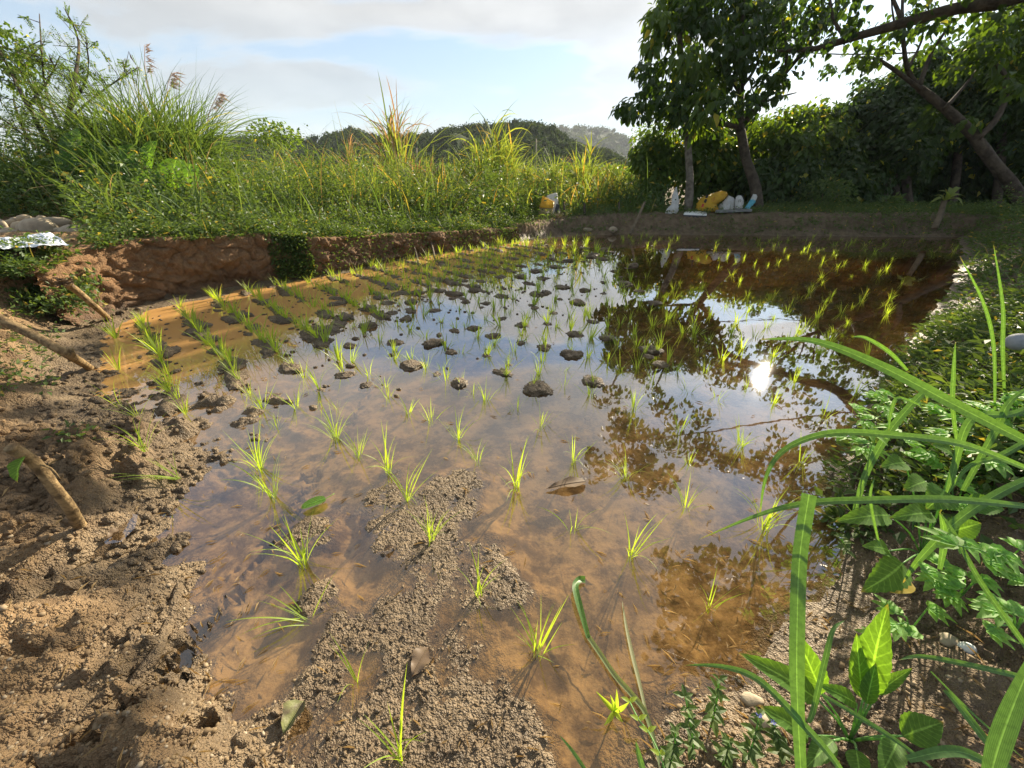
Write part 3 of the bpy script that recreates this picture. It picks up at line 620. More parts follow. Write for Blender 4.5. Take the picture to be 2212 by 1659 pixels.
# crumbs of mud along the rows of the left paddy
def crumbs(n, fn, smin, smax, name, mat, label, flat=.55, sub=1):
    g = Acc(); T = [rock(300+i, sub, flat, .35) for i in range(6)]
    for i in range(n):
        p = fn()
        if p is None: continue
        V, F = T[i % 6]; s = random.uniform(smin, smax)*(1 if random.random() < .85 else 1.7); a = random.uniform(0, 6.28); c, q = math.cos(a), math.sin(a)
        V = V*s; g.add(np.stack([V[:, 0]*c-V[:, 1]*q+p[0], V[:, 0]*q+V[:, 1]*c+p[1], V[:, 2]+p[2]], 1), F)
    V, F = g.get(); mk_obj(name, mk_mesh(name, V, F, mat), kind='stuff', label=label)
def crumb_pos():
    x, y = random.choice(rice_all)
    if (-.62*x+.47*y) < random.uniform(1.2, 3.0) or y > 8 or y < 1.7: return None
    x += random.gauss(0, .07); y += random.gauss(0, .07); return (x, y, .002)
crumbs(2600, crumb_pos, .008, .022, 'mud_crumbs', MUD, 'crumbs of wet mud scattered round the left rice rows')
DRY0 = leaf_mat('dry_stalk', (0.26, 0.18, 0.09), (0.38, 0.29, 0.16), 0.35, (1.3, 1.1, .7), .6, .2)
# ------------------------------------------------------------------ hills behind
def ridge_hill(name, sky_px, D0, D1, seed, mat):
    px = np.array([p[0] for p in sky_px], float); py = np.array([p[1] for p in sky_px], float)
    n, m = 160, 26; X = np.linspace(px[0], px[-1], n); Yp = np.interp(X, px, py); V = []
    for k in range(m):
        t = k/(m-1); D = D0 + (D1-D0)*t
        for x, y in zip(X, Yp):
            top = C(x, y, D1); b = C(x, 400, D); b = np.array([b[0]*1.0, b[1], 0.2]); h = (top[2]-.2)*math.sin(min(1, t*1.15)*math.pi/2)**.9
            V.append([b[0], b[1], max(.2+h, .2)])
    # the far side falls away again
    for k in range(1, 10):
        D = D1*(1+.05*k)
        for x, y in zip(X, Yp):
            top = C(x, y, D1); b = C(x, 400, D); V.append([b[0], b[1], (top[2])*max(0, 1-k/9.)+.2])
    V = np.array(V); V[:, 2] += (.012*D1)*fbm(V[:, 0]*12/D1, V[:, 1]*12/D1, 4, seed)*np.clip(V[:, 2]/8, 0, 1)
    r = m+9; i, j = np.meshgrid(np.arange(r-1), np.arange(n-1), indexing='ij'); q = (i*n+j).ravel(); F = np.stack([q, q+1, q+n+1, q+n], 1)
    mk_obj(name, mk_mesh(name, V, F, mat), kind='structure'); return V.reshape(r, n, 3)[:m+3]
HILLSOIL = plain_mat('hill_ground', (0.05, 0.07, 0.03), (0.03, 0.045, 0.02), .3, .95, .4, 1, .1, .5)
SK1 = [(a, b+(8 if a < 1200 else 14)) for a, b in [(120,356),(180,322),(260,315),(400,318),(520,312),(600,306),(680,318),(720,308),(770,296),(850,300),(905,304),(940,298),(1000,292),(1060,284),(1130,280),(1175,288),(1225,302),(1260,318),(1310,328),(1345,346),(1390,362)]]
SK2 = [(900,365),(1050,325),(1150,298),(1215,296),(1240,293),(1290,299),(1330,312),(1370,330),(1400,345),(1470,352),(1600,362)]
def crowns(G, n, rmin, rmax, name, label, seed, mat, nl=70):
    g = np.random.default_rng(seed); A = Acc(); VV, FF = ICO[1]; rr, cc = G.shape[:2]
    for _ in range(n):
        i = int(g.integers(0, rr)); j = int(g.integers(0, cc)); c = G[i, j]
        r = g.uniform(rmin, rmax); c = c + np.array([g.normal(0, r*.5), g.normal(0, r*.5), r*.28])
        A.add(VV*np.array([r*.74, r*.74, r*.6])*(1+.2*g.normal(size=(len(VV), 1))) + c, FF)
        d = norm(g.normal(size=(nl, 3))+np.array([0, -.35, .45])); P = c + d*np.array([r, r, r*.82])*g.uniform(.72, 1.05, (nl, 1))
        V, F = leaves(P, norm(d*.5+g.normal(size=(nl, 3))*.8+np.array([0, 0, -.3])), d, g.uniform(.22, .5, nl)*r, g.uniform(.18, .36, nl)*r); A.add(V, F)
    V, F = A.get(); mk_obj(name, mk_mesh(name, V, F, mat, False), kind='stuff', label=label)
G1 = ridge_hill('hill', SK1, 75, 120, 5, HILLSOIL); crowns(G1, 2600, .7, 1.5, 'hill_forest', 'dark green wood covering the near hill', 41, FOREST, 36)
G2 = ridge_hill('far_hill', SK2, 420, 640, 6, HILLSOIL); crowns(G2, 900, 4, 8, 'far_hill_forest', 'pale hazy wood covering the distant hill', 42, FOREST, 40)
# power poles on the hill foot
for px, y0, y1, lbl in ((1158, 300, 352, 'thin grey utility pole with crossarm before the wooded hill'), (900, 320, 352, 'short pale post at the left foot of the wooded hill')):
    D = 62; b = C(px, y1+12, D); t = C(px, y0, D); root = thing('utility_pole', lbl, 'utility pole', (b[0], b[1], b[2]))
    V, F = tube([b, t], [.16, .11], 8, sub=1); part('pole', V, F, BARKPALE, root)
    if px > 1000:
        V, F = tube([t+[-.75, 0, -.4], t+[.75, 0, -.4]], [.06, .06], 6, sub=1); part('crossarm', V, F, BARKPALE, root)

# ------------------------------------------------------------------ ground cover and grasses on the banks and in the field (too many to count)
def land_pts(n, xr, yr, power=1.0, margin=.04, cond=None):
    x = rng.uniform(*xr, n); y = yr[0] + (yr[1]-yr[0])*rng.random(n)**power
    s, prm = shore_sd(x, y); k = s > margin
    if cond is not None: k &= cond(x, y, s, prm)
    x, y, s = x[k], y[k], s[k]; return x, y, terrain(x, y), s
def weed_cloud(x, y, z, h, k, size, rad, t='dia', droop=.0):
    n = len(x); kk = np.repeat(np.arange(n), k); N = len(kk)
    hh = h[kk]*rng.random(N)**.7; a = rng.uniform(0, 2*np.pi, N); rr = rad[kk]*np.sqrt(rng.random(N))
    P = np.stack([x[kk]+np.cos(a)*rr, y[kk]+np.sin(a)*rr, z[kk]+hh], 1)
    D = np.stack([np.cos(a), np.sin(a), rng.normal(.15-droop, .45, N)], 1); Nn = rdir(N, 1.6)
    L = size[kk]*rng.uniform(.6, 1.35, N); return leaves(P, D, Nn, L, L*rng.uniform(.35, .6, N), t)
def put_stuff(name, label, mat, *VFs):
    A = Acc()
    for V, F in VFs: A.add(V, F)
    V, F = A.get(); return mk_obj(name, mk_mesh(name, V, F, mat, False), kind='stuff', label=label)
def edge_line(x, y): return (x-CUTLINE[0, 0])*0.0
LEFT = lambda x, y, s, p: (x < .9+.12*y-.9) & ((-.62*x+.47*y) > 2.4) & (s > .30)
def nostone(x, y):               # bare ground round the stone pile and the sheet
    d = y*FW[1]+(.65-HCAM)*FW[2]; px = CX+FPX*x/np.maximum(d, .1); return ~((px < 195) & (d > 3.55) & (d < 5.3)) & ~((px > 1140) & (px < 1235) & (d > 7.5) & (d < 9.75))
nCL = len(CUTLINE)
# low creeping weeds at the brink of the left bank
x, y, z, s = land_pts(16000, (-9, 1.2), (3.2, 11.5), 1.0, .30, lambda x, y, s, p: LEFT(x, y, s, p) & (s < 1.3) & nostone(x, y))
h = .04+.30*sstep(.35, 1.2, s)*rng.random(len(x))*np.clip(.6+1.2*fbm(x*1.7, y*1.7, 3, 44), .1, 2); put_stuff('bank_weeds', 'low leafy weeds along the brink of the left bank', WEED, weed_cloud(x, y, z, h, 7, np.full(len(x), .045), np.full(len(x), .07)))
ii = rng.integers(0, nCL, 5200); cc = CUTLINE[ii]; oo = cc[:, 5]+.04+rng.random(5200)**1.3*.75
x = cc[:, 0]+cc[:, 2]*oo; y = cc[:, 1]+cc[:, 3]*oo; z = np.maximum(terrain(x, y), cc[:, 4]*(oo > .18)+.0)-.01; k = (oo > .13) & (fbm(x*1.6, y*1.6, 3, 67) > -.12-.25*rng.random(5200)); x, y, z = x[k], y[k], z[k]; kk_ = nostone(x, y); x, y, z = x[kk_], y[kk_], z[kk_]
put_stuff('brink_weeds', 'mat of small weeds hanging over the brink of the cut bank', WEED, weed_cloud(x, y, z, .02+.20*rng.random(len(x))**2*np.clip(.8+1.5*fbm(x*2.2, y*2.2, 2, 68), .1, 2), 9, .03+.03*rng.random(len(x)), np.full(len(x), .08)), blades(np.stack([x, y, z], 1)[::4], rng.uniform(0, 6.28, len(x[::4])), np.abs(rng.normal(0, .5, len(x[::4]))), .08+.25*rng.random(len(x[::4])), .008, rng.uniform(.3, 1.8, len(x[::4])), 4))
# taller herbs behind
x, y, z, s = land_pts(21000, (-13, 3), (4, 16), 1.0, .8, lambda x, y, s, p: LEFT(x, y, s, p) & (s > .9) & nostone(x, y))
h = (.25+.75*sstep(.9, 2.6, s))*rng.uniform(.4, 1.2, len(x))*(.6+.7*np.clip(.5+fbm(x*.8, y*.8, 2, 55), 0, 1.2)); A1 = weed_cloud(x, y, z, h, 10, np.full(len(x), .07), .08+.12*rng.random(len(x)))
k = rng.random(len(x)) < .30; xs, ys, zs, hs = x[k], y[k], z[k]+.02, h[k]
put_stuff('field_herbs', 'waist-high tangle of leafy herbs behind the left bank', WEED, A1)
n = len(xs); put_stuff('herb_stalks', 'upright grass stalks rising among the herbs', GRASS, blades(np.stack([xs, ys, zs], 1), rng.uniform(0, 6.28, n), np.abs(rng.normal(0, .2, n)), hs*rng.uniform(1.0, 1.9, n)+.15, rng.uniform(.008, .018, n), rng.uniform(.3, 1.4, n), 5, twist=.6))
k = rng.random(n) < .18; nd = k.sum(); put_stuff('dead_stalks', 'scattered dry brown stalks among the herbs', DRY0, blades(np.stack([xs, ys, zs], 1)[k], rng.uniform(0, 6.28, nd), np.abs(rng.normal(0, .5, nd)), hs[k]*rng.uniform(.8, 1.5, nd)+.1, .012, rng.uniform(.3, 1.8, nd), 5, twist=.6))
fl = rng.random(len(x)) < .035; N = fl.sum(); P = np.stack([x[fl], y[fl], z[fl]+h[fl]*1.03], 1)+rng.normal(0, .03, (N, 3))
put_stuff('white_flowers', 'tiny white flowers dotted over the herbs', FLOWER, leaves(P, rdir(N), rdir(N, 1), .02, .02))
# grass in the field
x, y, z, s = land_pts(26000, (-14, 12), (5, 40), 1.5, .9, lambda x, y, s, p: (fbm(x*.5, y*.5, 3, 123) > -.25+.35*(x < -2.5)) & (((-.62*x+.47*y) > 2.6) | (y > 11.5)) & (s > .9) & (x < 2.0+.22*y) & nostone(x, y))
n = len(x); L = (.30+.75*rng.random(n)**1.5)*(1+.5*sstep(9, 16, y))*(.7+.6*np.clip(.5+fbm(x*.6, y*.6, 2, 99), 0, 1))
put_stuff('field_grass', 'tall sunlit grass filling the field behind the bank', GRASS, blades(np.stack([x, y, z], 1), rng.uniform(0, 6.28, n), np.abs(rng.normal(0, .18, n)), L, .010+.012*rng.random(n)+.0006*y, rng.uniform(.2, 1.4, n), 4))
x, y, z, s = land_pts(9000, (-16, 12), (9, 45), 1.3, .9, lambda x, y, s, p: (x < 1.5+.24*y))
h = .55*rng.uniform(.4, 1.5, len(x)); put_stuff('field_undergrowth', 'bright green undergrowth in the field before the hill', WEED, weed_cloud(x, y, z, h, 9, .09+.004*y, .2+.2*rng.random(len(x))))
x, y, z, s = land_pts(8000, (-9, 6), (8.2, 15), 1.0, 1.3, lambda x, y, s, p: ((-.62*x+.47*y) > 3.6) & (x < .6+.29*y) & nostone(x, y) & (fbm(x*.7, y*.7, 2, 321) > -.12)); n = len(x)
put_stuff('reed_belt', 'belt of tall light green reedy grass across the field', CANE, blades(np.stack([x, y, z], 1), rng.uniform(0, 6.28, n), np.abs(rng.normal(0, .15, n)), rng.uniform(.55, 1.35, n)*(1+.3*fbm(x*.9, y*.9, 2, 8)), rng.uniform(.016, .034, n), rng.uniform(.3, 1.6, n), 5, twist=.7))
# far field edge: bushy mass before the hill
x = rng.uniform(-45, 45, 2600); y = rng.uniform(28, 70, 2600); h = rng.uniform(.6, 1.9, 2600)*(.7+.5*fbm(x*.1, y*.1, 2, 3))
put_stuff('far_scrub', 'far band of scrub at the foot of the hill', WEED, weed_cloud(x, y, np.full(2600, .2), h, 22, .28+.1*rng.random(2600), .6+.6*rng.random(2600)))
# far dike and its foot
x, y, z, s = land_pts(9000, (0, 12), (8.6, 11.6), 1.0, .03, lambda x, y, s, p: (s > .04) & (x > -.1*y+.6))
k = rng.random(len(x)) < .25+.6*sstep(.5, 1.1, s)*(1) ; x, y, z, s = x[k], y[k], z[k], s[k]
h = .04+.10*rng.random(len(x))*(1+sstep(.7, 1.4, s)); put_stuff('dike_weeds', 'low weeds on the far earth dike', WEED, weed_cloud(x, y, z, h, 6, np.full(len(x), .05), np.full(len(x), .09)),
   blades(np.stack([x, y, z], 1)[::2], rng.uniform(0, 6.28, len(x[::2])), .3, .12+.18*rng.random(len(x[::2])), .008, .8, 3))
# hanging greenery on the cut bank
def hang(i0, i1, n, dens_label):
    i = rng.integers(i0, i1, n); c = CUTLINE[i]; v = rng.random(n)**.8; off = c[:, 5]-.03+.16*v+rng.normal(0, .03, n)-.05
    P = np.stack([c[:, 0]+c[:, 2]*off, c[:, 1]+c[:, 3]*off, .02+c[:, 4]*v*1.06], 1)
    out = np.stack([-c[:, 2], -c[:, 3], np.full(n, .2)], 1)+rng.normal(0, .6, (n, 3)); L = rng.uniform(.03, .055, n)
    return leaves(P, out, rdir(n, .8)+out*.5, L, L*.5)
nC = len(CUTLINE); 
def ci(px, py):
    p = W(px, py); return int(np.argmin(np.hypot(CUTLINE[:, 0]-p[0], CUTLINE[:, 1]-p[1])))
a, b = sorted((ci(605, 611), ci(690, 598)))
put_stuff('hanging_creeper', 'curtain of green creeper hanging over the middle of the cut bank', WEED, hang(a, b, 3000, ''))
a, b = sorted((ci(700, 597), ci(1120, 521))); put_stuff('bank_sprigs', 'sprigs of weed growing from the far part of the cut bank', WEED, hang(a, b, 1300, ''))
# leafy patch covering the left end of the bank
n = 5200; u = rng.random(n); v = rng.random(n); P = []
pa, pb, pc, pd = C(-60, 650, 3.2), C(205, 662, 3.4), C(-60, 538, 3.75), C(205, 538, 3.95)
P = (pa[None]*(1-u)[:, None]+pb[None]*u[:, None])*(1-v)[:, None] + (pc[None]*(1-u)[:, None]+pd[None]*u[:, None])*v[:, None] + rng.normal(0, .05, (n, 3))
P[:, 1] -= .25*np.abs(np.sin(u*7))*(1-v)*rng.random(n); out = rng.normal(0, .7, (n, 3))+np.array([.3, -.7, .4]); L = rng.uniform(.03, .06, n)
put_stuff('bank_corner_weeds', 'dark leafy weeds covering the left end of the cut bank', WEED, leaves(P, out, rdir(n, .8)+np.array([0, -.6, 0]), L, L*.5))
# sparse sprigs on the left mud slope
x, y, z, s = land_pts(1500, (-4.5, -1.6), (1.2, 4.0), 1.0, .2, lambda x, y, s, p: (fbm(x*1.5, y*1.5, 2, 77) > .15)); n = len(x)
put_stuff('slope_sprigs', 'sparse weeds on the golden mud slope', WEED, weed_cloud(x, y, z, np.full(n, .05), 7, np.full(n, .035), np.full(n, .05)), blades(np.stack([x, y, z], 1), rng.uniform(0, 6.28, n), .5, .06+.1*rng.random(n), .004, .8, 3))
# right bank: dense weeds, leaves larger close by
def right_cond(x, y, s, p): return (x > .55) & (y < 9.6) & (x > 1.1+.0*y)
x, y, z, s = land_pts(12000, (1.0, 11), (.95, 9.6), 1.3, .05, lambda x, y, s, p: (x > 1.2) & (s < 3.2) & (s > .06+.05*rng.random(len(x))))
k = (y > 1.5) | (rng.random(len(x)) < .6); x, y, z, s = x[k], y[k], z[k], s[k]
h = (.05+.24*sstep(.05, .7, s)+.2*sstep(1, 2.5, s))*rng.uniform(.3, 1.4, len(x))*(.5+1.0*np.clip(.5+fbm(x*2, y*2, 2, 66), 0, 1.3))
put_stuff('right_bank_weeds', 'dense tangle of green weeds on the right bank', WEED, weed_cloud(x, y, z, h, 9, .04+.03*rng.random(len(x)), .06+.08*rng.random(len(x))),
   blades(np.stack([x, y, z], 1)[::5], rng.uniform(0, 6.28, len(x[::5])), .3, .2+.3*rng.random(len(x[::5])), .008, 1.1, 4))

x, y, z, s = land_pts(5200, (1.15, 4.2), (1.05, 3.6), 1.2, .03, lambda x, y, s, p: (s < 1.9))
h = (.05+.26*sstep(.03, .6, s))*rng.uniform(.3, 1.4, len(x)); put_stuff('right_bank_undergrowth', 'thick mass of mixed leaves spilling over the right waterline', WEED, weed_cloud(x, y, z, h, 9, .022+.034*rng.random(len(x)), .05+.06*rng.random(len(x))),
   blades(np.stack([x, y, z], 1)[::3], rng.uniform(0, 6.28, len(x[::3])), .4, .1+.3*rng.random(len(x[::3])), .005, 1.2, 4))
# ------------------------------------------------------------------ single plants of the left field
def grass_clump(px, py, D, n, L, Wd, spread, lean, droop, name, label, cat, mat=CANE, group=None, az=None, seg=7, stems=0):
    b = C(px, py, D); b[2] = tz(b[0], b[1]); root = thing(name, label, cat, b, group)
    a = rng.uniform(0, 6.28, n) if az is None else rng.normal(az[0], az[1], n); r = spread*np.sqrt(rng.random(n)); th = rng.uniform(0, 6.28, n)
    P = np.stack([b[0]+r*np.cos(th), b[1]+r*np.sin(th), np.full(n, b[2])], 1)
    V, F = blades(P, a, np.abs(rng.normal(lean, lean*.6, n)), L*rng.uniform(.55, 1.1, n), Wd*rng.uniform(.7, 1.2, n), rng.uniform(droop*.4, droop*1.6, n), seg, twist=.6)
    part('foliage', V, F, mat, root, False); return root
MISC = []
root = grass_clump(365, 440, 7.5, 1200, 2.45, .028, .70, .13, 1.15, 'silvergrass_clump', 'huge fountain of arching grass at left with feathery plumes', 'grass clump', GRASS, seg=9)
b = np.array(root.location); V, F = blades(np.tile(b, (420, 1))+rng.normal(0, .45, (420, 3))*[1, 1, 0], rng.normal(-.3, .7, 420), np.abs(rng.normal(.22, .12, 420)), rng.uniform(1.7, 2.7, 420), .026, rng.uniform(.7, 1.7, 420), 9, twist=.6); part('outer_foliage', V, F, GRASS, root, False)
def plume(root, base, tip, lbl=None):
    base = np.array(base); tip = np.array(tip); mid = (base+tip)/2+np.array([-.1, 0, .0]); V, F = tube([base, mid, tip], [.010, .008, .004], 6); part('plume_stalk', V, F, PLUME, root)
    n = 34; t = rng.random(n); P = tip+(mid-tip)*(t[:, None]*.75); D = np.stack([.7+.3*rng.random(n), rng.normal(0, .2, n), .3-1.0*rng.random(n)], 1)
    V, F = leaves(P, D, rdir(n), rng.uniform(.08, .24, n), .006); part('plume', V, F, PLUME, root, False)
for (bx, by), (tx, ty) in (((345,260),(312,97)),((372,230),(372,157)),((450,300),(474,198))): plume(root, C(bx, by, 7.2), C(tx, ty, 7.1))
grass_clump(60, 440, 6.2, 160, 1.3, .03, .4, .2, .9, 'grass_clump', 'upright grass clump at the left edge below the thorny tree', 'grass clump', GRASS)
grass_clump(480, 430, 8.5, 200, 1.6, .026, .5, .25, 1.2, 'grass_clump', 'arching grass clump just right of the plumed grass', 'grass clump', GRASS, az=(-.2, .9))
grass_clump(720, 455, 8.8, 260, 1.05, .022, .6, .25, 1.3, 'grass_clump', 'dark rounded grass tussock above the creeper on the cut bank', 'grass clump', GRASS)
grass_clump(690, 500, 7.3, 160, .35, .014, .45, .3, .6, 'grass_clump', 'pale seeding grass patch on the brink right above the creeper', 'grass clump', CANE)
CANES = [(660,322,'thin cane grass left of the tall brown cane'),(705,335,'cane grass with thin blades before the left shoulder of the hill'),(775,300,'fan of tall bright cane blades left of the tall brown cane'),(870,212,'tallest cane of the field, its lower leaves dry and brown'),(905,330,'short cane right of the tallest brown cane'),(950,345,'low cane before the middle of the hill'),(1003,345,'cane with drooping tips left of the highest hill top'),(1035,295,'slender cane under the highest hill top'),(1072,268,'tall arching green cane right of the field centre'),(1100,305,'cane leaning right beside the tall arching green cane'),(1135,335,'cane with long horizontal blade near the utility pole'),(1190,330,'cane clump before the right slope of the hill'),(1255,312,'single thin upright cane before the distant pale hill'),(1310,365,'short cane near the dark bushes at right'),(830,345,'cane tuft at the foot of the tallest brown cane'),(610,335,'cane clump right of the plumed grass clump')]
DRY = leaf_mat('dry_cane_leaf', (0.34, 0.22, 0.10), (0.42, 0.30, 0.16), 0.4, (1.3, 1.0, .7), .6, .2)
for px, ty, lbl in CANES:
    D = random.uniform(10.5, 13.5); b = C(px, 425, D); top = C(px, ty-12, D); H = top[2]-tz(b[0], b[1]); 
    root = grass_clump(px, 425, D, 80, H*.98, .044, .30, .13, .8, 'cane_grass', lbl, 'cane grass', CANE, 'cane grasses in the field', seg=7)
    bb = np.array(root.location); st = []
    for q in range(4 if ty > 290 else 6):
        o = bb+np.array([random.gauss(0, .12), random.gauss(0, .12), 0]); hh = H*random.uniform(.5, .8); A = Acc(); A.add(*tube([o, o+np.array([random.gauss(0, .08), 0, hh])], [.018, .010], 6, sub=1))
        V, F = A.get(); part('stem', V, F, STRAW if 'brown' in lbl else GRASS, root)
        n = 15; t = rng.random(n)**.6; P = o+np.outer(t*hh, [0, 0, 1]); V, F = blades(P, rng.uniform(0, 6.28, n), rng.uniform(.1, .5, n), H*rng.uniform(.28, .6, n), .042, rng.uniform(.4, 2.2, n), 7, twist=.7)
        part('leaf_tuft', V, F, DRY if ('brown' in lbl and q < 3) else CANE, root, False)
def shrub(px, py, D, rx, ry, n, size, lbl, mat=WEED, name='shrub', cat='shrub', group=None):
    c = C(px, py, D); R = np.array([rx*D/842, rx*D/842*.8, ry*D/842]); g = tz(c[0], c[1]); root = thing(name, lbl, cat, (c[0], c[1], g), group)
    d = rdir(n, .2); rr = rng.random((n, 1))**.4; lum = 1+.28*np.sign(n3(d, 2.2, int(px)))[:, None]*np.abs(n3(d, 2.2, int(px)))[:, None]
    P = c+d*R*rr*lum; L = size*rng.uniform(.7, 1.3, n); V, F = leaves(P, norm(d+rng.normal(0, .6, (n, 3))+np.array([0, 0, -.4])), d+rng.normal(0, .4, (n, 3)), L, L*.6, 'dia'); part('crown', V, F, mat, root, False)
    A = Acc()
    for q in range(5): A.add(*tube([np.array([c[0]+random.gauss(0, .05), c[1], g-.05]), c+R*np.array([random.uniform(-.5, .5), random.uniform(-.5, .5), random.uniform(-.3, .4)])], [.025, .008], 6, sub=1))
    V, F = A.get(); part('stem', V, F, TWIG, root); return root
shrub(590, 295, 16, 55, 28, 900, .13, 'ragged dark bush on the skyline left of the hill', CANOPY2)
shrub(1240, 385, 15, 40, 25, 900, .13, 'dark drooping bush at the end of the cane row', CANOPY2, group='bushes before the hill')
shrub(1320, 390, 16, 45, 30, 1000, .13, 'dark drooping bush just left of the thin tree trunk', CANOPY2, group='bushes before the hill')
shrub(560, 440, 7.9, 45, 40, 900, .06, 'leafy herb bush below the plumed grass clump', WEED)
shrub(860, 440, 9.5, 60, 40, 1100, .07, 'rounded herb bush in the middle of the field', WEED)
shrub(1080, 420, 10.5, 60, 50, 1200, .07, 'dark herb bush behind the yellow fertiliser sack', WEED)
shrub(1780, 425, 9.9, 60, 38, 1300, .075, 'pale weed bush on the dike before the dark thicket', WEED)
shrub(1360, 430, 10.8, 60, 40, 1000, .07, 'leafy bush on the dike left of the white plastic bag', WEED)
shrub(1920, 445, 9.8, 30, 20, 300, .10, 'small glossy weed on the dike left of the stump sapling', WEED)
# thorny feathery tree at the far left
def STUFFY(f):
    def g(*a, **k):
        o = f(*a, **k); o['kind'] = 'stuff'; return o
    return g
def feathery():
    D = 6.6; b = C(130, 440, D); b[2] = tz(b[0], b[1]); root = thing('feathery_tree', 'thin-leaved feathery tree with dark pods at the left edge', 'tree', b)
    limbs = [[(130,440),(110,330),(60,230),(20,150),(-20,80)],[(130,440),(140,300),(160,180),(170,90),(140,20)],[(110,330),(160,250),(230,190),(300,145)],[(120,360),(60,300),(10,260),(-40,230)],[(140,300),(100,200),(90,110),(85,30)],[(150,240),(190,160),(185,80)],[(60,230),(100,180),(130,120)],[(130,400),(200,330),(240,290)],[(60,300),(30,220),(35,150)]]
    tw = []
    for i, l in enumerate(limbs):
        pts = [C(x, y, D+random.gauss(0, .25)) for x, y in l]; pts[0] = b if i < 2 else pts[0]
        r = .05 if i < 2 else .024; V, F = tube(pts, np.linspace(r, .006, len(pts)), 7); part('trunk' if i < 2 else 'limb', V, F, BARK, root)
        for _ in range(19):
            k = random.randrange(1, len(pts)); p = pts[k-1]+(pts[k]-pts[k-1])*random.random(); d = norm(rng.normal(0, 1, 3)*[1, .8, .8]+[0, 0, .25]); tw.append((p, p+d*random.uniform(.2, .55)))
    A = Acc(); Lf = Acc(); Pd = Acc()
    for p, q in tw:
        A.add(*tube([p, q], [.007, .003], 4, caps=False, sub=1))
        for _ in range(4):
            t = random.uniform(.2, 1); o = p+(q-p)*t; d = norm(rng.normal(0, 1, 3)+[0, 0, -.2]); n = 16; u = np.linspace(.1, 1, n); s = norm(np.cross(d, rng.normal(0, 1, 3)))
            P = o+np.outer(u*.17, d); sg = np.where(np.arange(n) % 2, 1, -1)[:, None]; Lf.add(*leaves(P, s*sg+d*.3, rdir(n, 1), .042, .016))
        if random.random() < .22: Pd.add(*leaves((q)[None], np.array([[random.gauss(0, .3), 0, -1]]), rdir(1), .2, .022))
    V, F = A.get(); STUFFY(part)('twigs', V, F, BARK, root); V, F = Lf.get(); part('leaflets', V, F, CANOPY2, root, False); V, F = Pd.get(); STUFFY(part)('pods', V, F, DARKPOD, root, False)
DARKPOD = plain_mat('dark_pod', (0.05, 0.03, 0.02), (0.09, 0.055, 0.03), 20, .7, .2, 60, .3, .003)
feathery()
shrub(30, 130, 6.7, 60, 60, 500, .10, 'broad-leaved creeper climbing the feathery tree', CANOPY2, 'climbing_creeper', 'creeper')
# big-leaved vine
class VA(np.ndarray):            # vertices that carry leaf coordinates along with them
    def __new__(cls, V, ac, al):
        o = np.asarray(V, float).view(cls); o.ac = ac; o.al = al; return o
    def __array_finalize__(self, o): self.ac = getattr(o, 'ac', None); self.al = getattr(o, 'al', None)
_part0 = part
def part(name, V, F, mat, root, smooth=True, label=None):
    o = _part0(name, np.asarray(V), F, mat, root, smooth, label)
    if isinstance(V, VA) and V.ac is not None and len(V.ac) == len(o.data.vertices): set_attr(o.data, across=V.ac, along=V.al)
    return o
def big_leaf(base, tip, up, width, n=8, fold=.12, wave=.0, bend=.12, serr=0.0, shape='ovate'):
    base = np.array(base, float); tip = np.array(tip, float); ax = tip-base; Lq = np.linalg.norm(ax); d = ax/Lq; s = norm(np.cross(d, np.array(up, float))); nn = np.cross(s, d)
    t = np.linspace(0, 1, n+1); rows = []
    pr = {'ovate': np.sin(np.pi*np.clip(t, 0, 1)**.62)**.85, 'lance': np.sin(np.pi*t**.75)**.9, 'heart': np.sqrt(np.clip(1-((t-.36)/.64)**2, 0, 1))*np.where(t < .36, np.sqrt(np.clip(1-((t-.36)/.46)**2, 0, 1)), 1)}[shape]
    for k in range(n+1):
        c = base+ax*t[k]+nn*(bend*Lq*math.sin(math.pi*t[k])-.0); w = width*.5*pr[k]*(1+serr*(1 if k % 2 else -1))
        wv = wave*width*math.sin(t[k]*14)
        rows += [c-s*w+nn*(w*fold*2+wv), c-s*w*.5+nn*(w*fold*.6), c, c+s*w*.5+nn*(w*fold*.6), c+s*w+nn*(w*fold*2-wv)]
    V = np.array(rows); f = [[k*5+q, k*5+q+1, (k+1)*5+q+1, (k+1)*5+q] for k in range(n) for q in range(4)]
    return VA(V, np.tile([-1, -.5, 0, .5, 1], n+1), np.repeat(t, 5)), np.array(f)
b = C(300, 440, 6.0); b[2] = tz(b[0], b[1]); root = thing('big_leaved_vine', 'vine with large round shaded leaves before the plumed grass', 'vine', b)
for px, py, r in ((165,315,36),(200,330,38),(235,345,34),(180,350,30),(270,350,40),(330,335,34),(215,385,55),(290,375,40),(380,375,34),(330,400,36),(410,380,28),(250,405,36),(360,410,28),(150,345,26)):
    c = C(px, py, 6.0+random.gauss(0, .1)); R = r*6/842; a = random.uniform(-.6, .6); d = np.array([math.sin(a), -.4, -math.cos(a)]); V, F = big_leaf(c-d*R*.8, c+d*R*.9, np.array([random.gauss(0, .3), -1, .6]), R*1.9, 8, .06, 0, .1, 0, 'heart'); part('leaf', V, F, BROAD, root)
A = Acc()
for px, py in ((165,315),(270,350),(380,375),(215,385),(330,335)): A.add(*tube([b, (b+C(px, py, 6.05))/2+[0, 0, .1], C(px, py, 6.05)], [.014, .01, .006], 6))
V, F = A.get(); part('stems', V, F, TWIG, root)
b = C(505, 440, 7.5); b[2] = tz(b[0], b[1])
shrub(215, 365, 6.3, 120, 50, 700, .05, 'thin herbs among the large vine leaves at left', WEED)
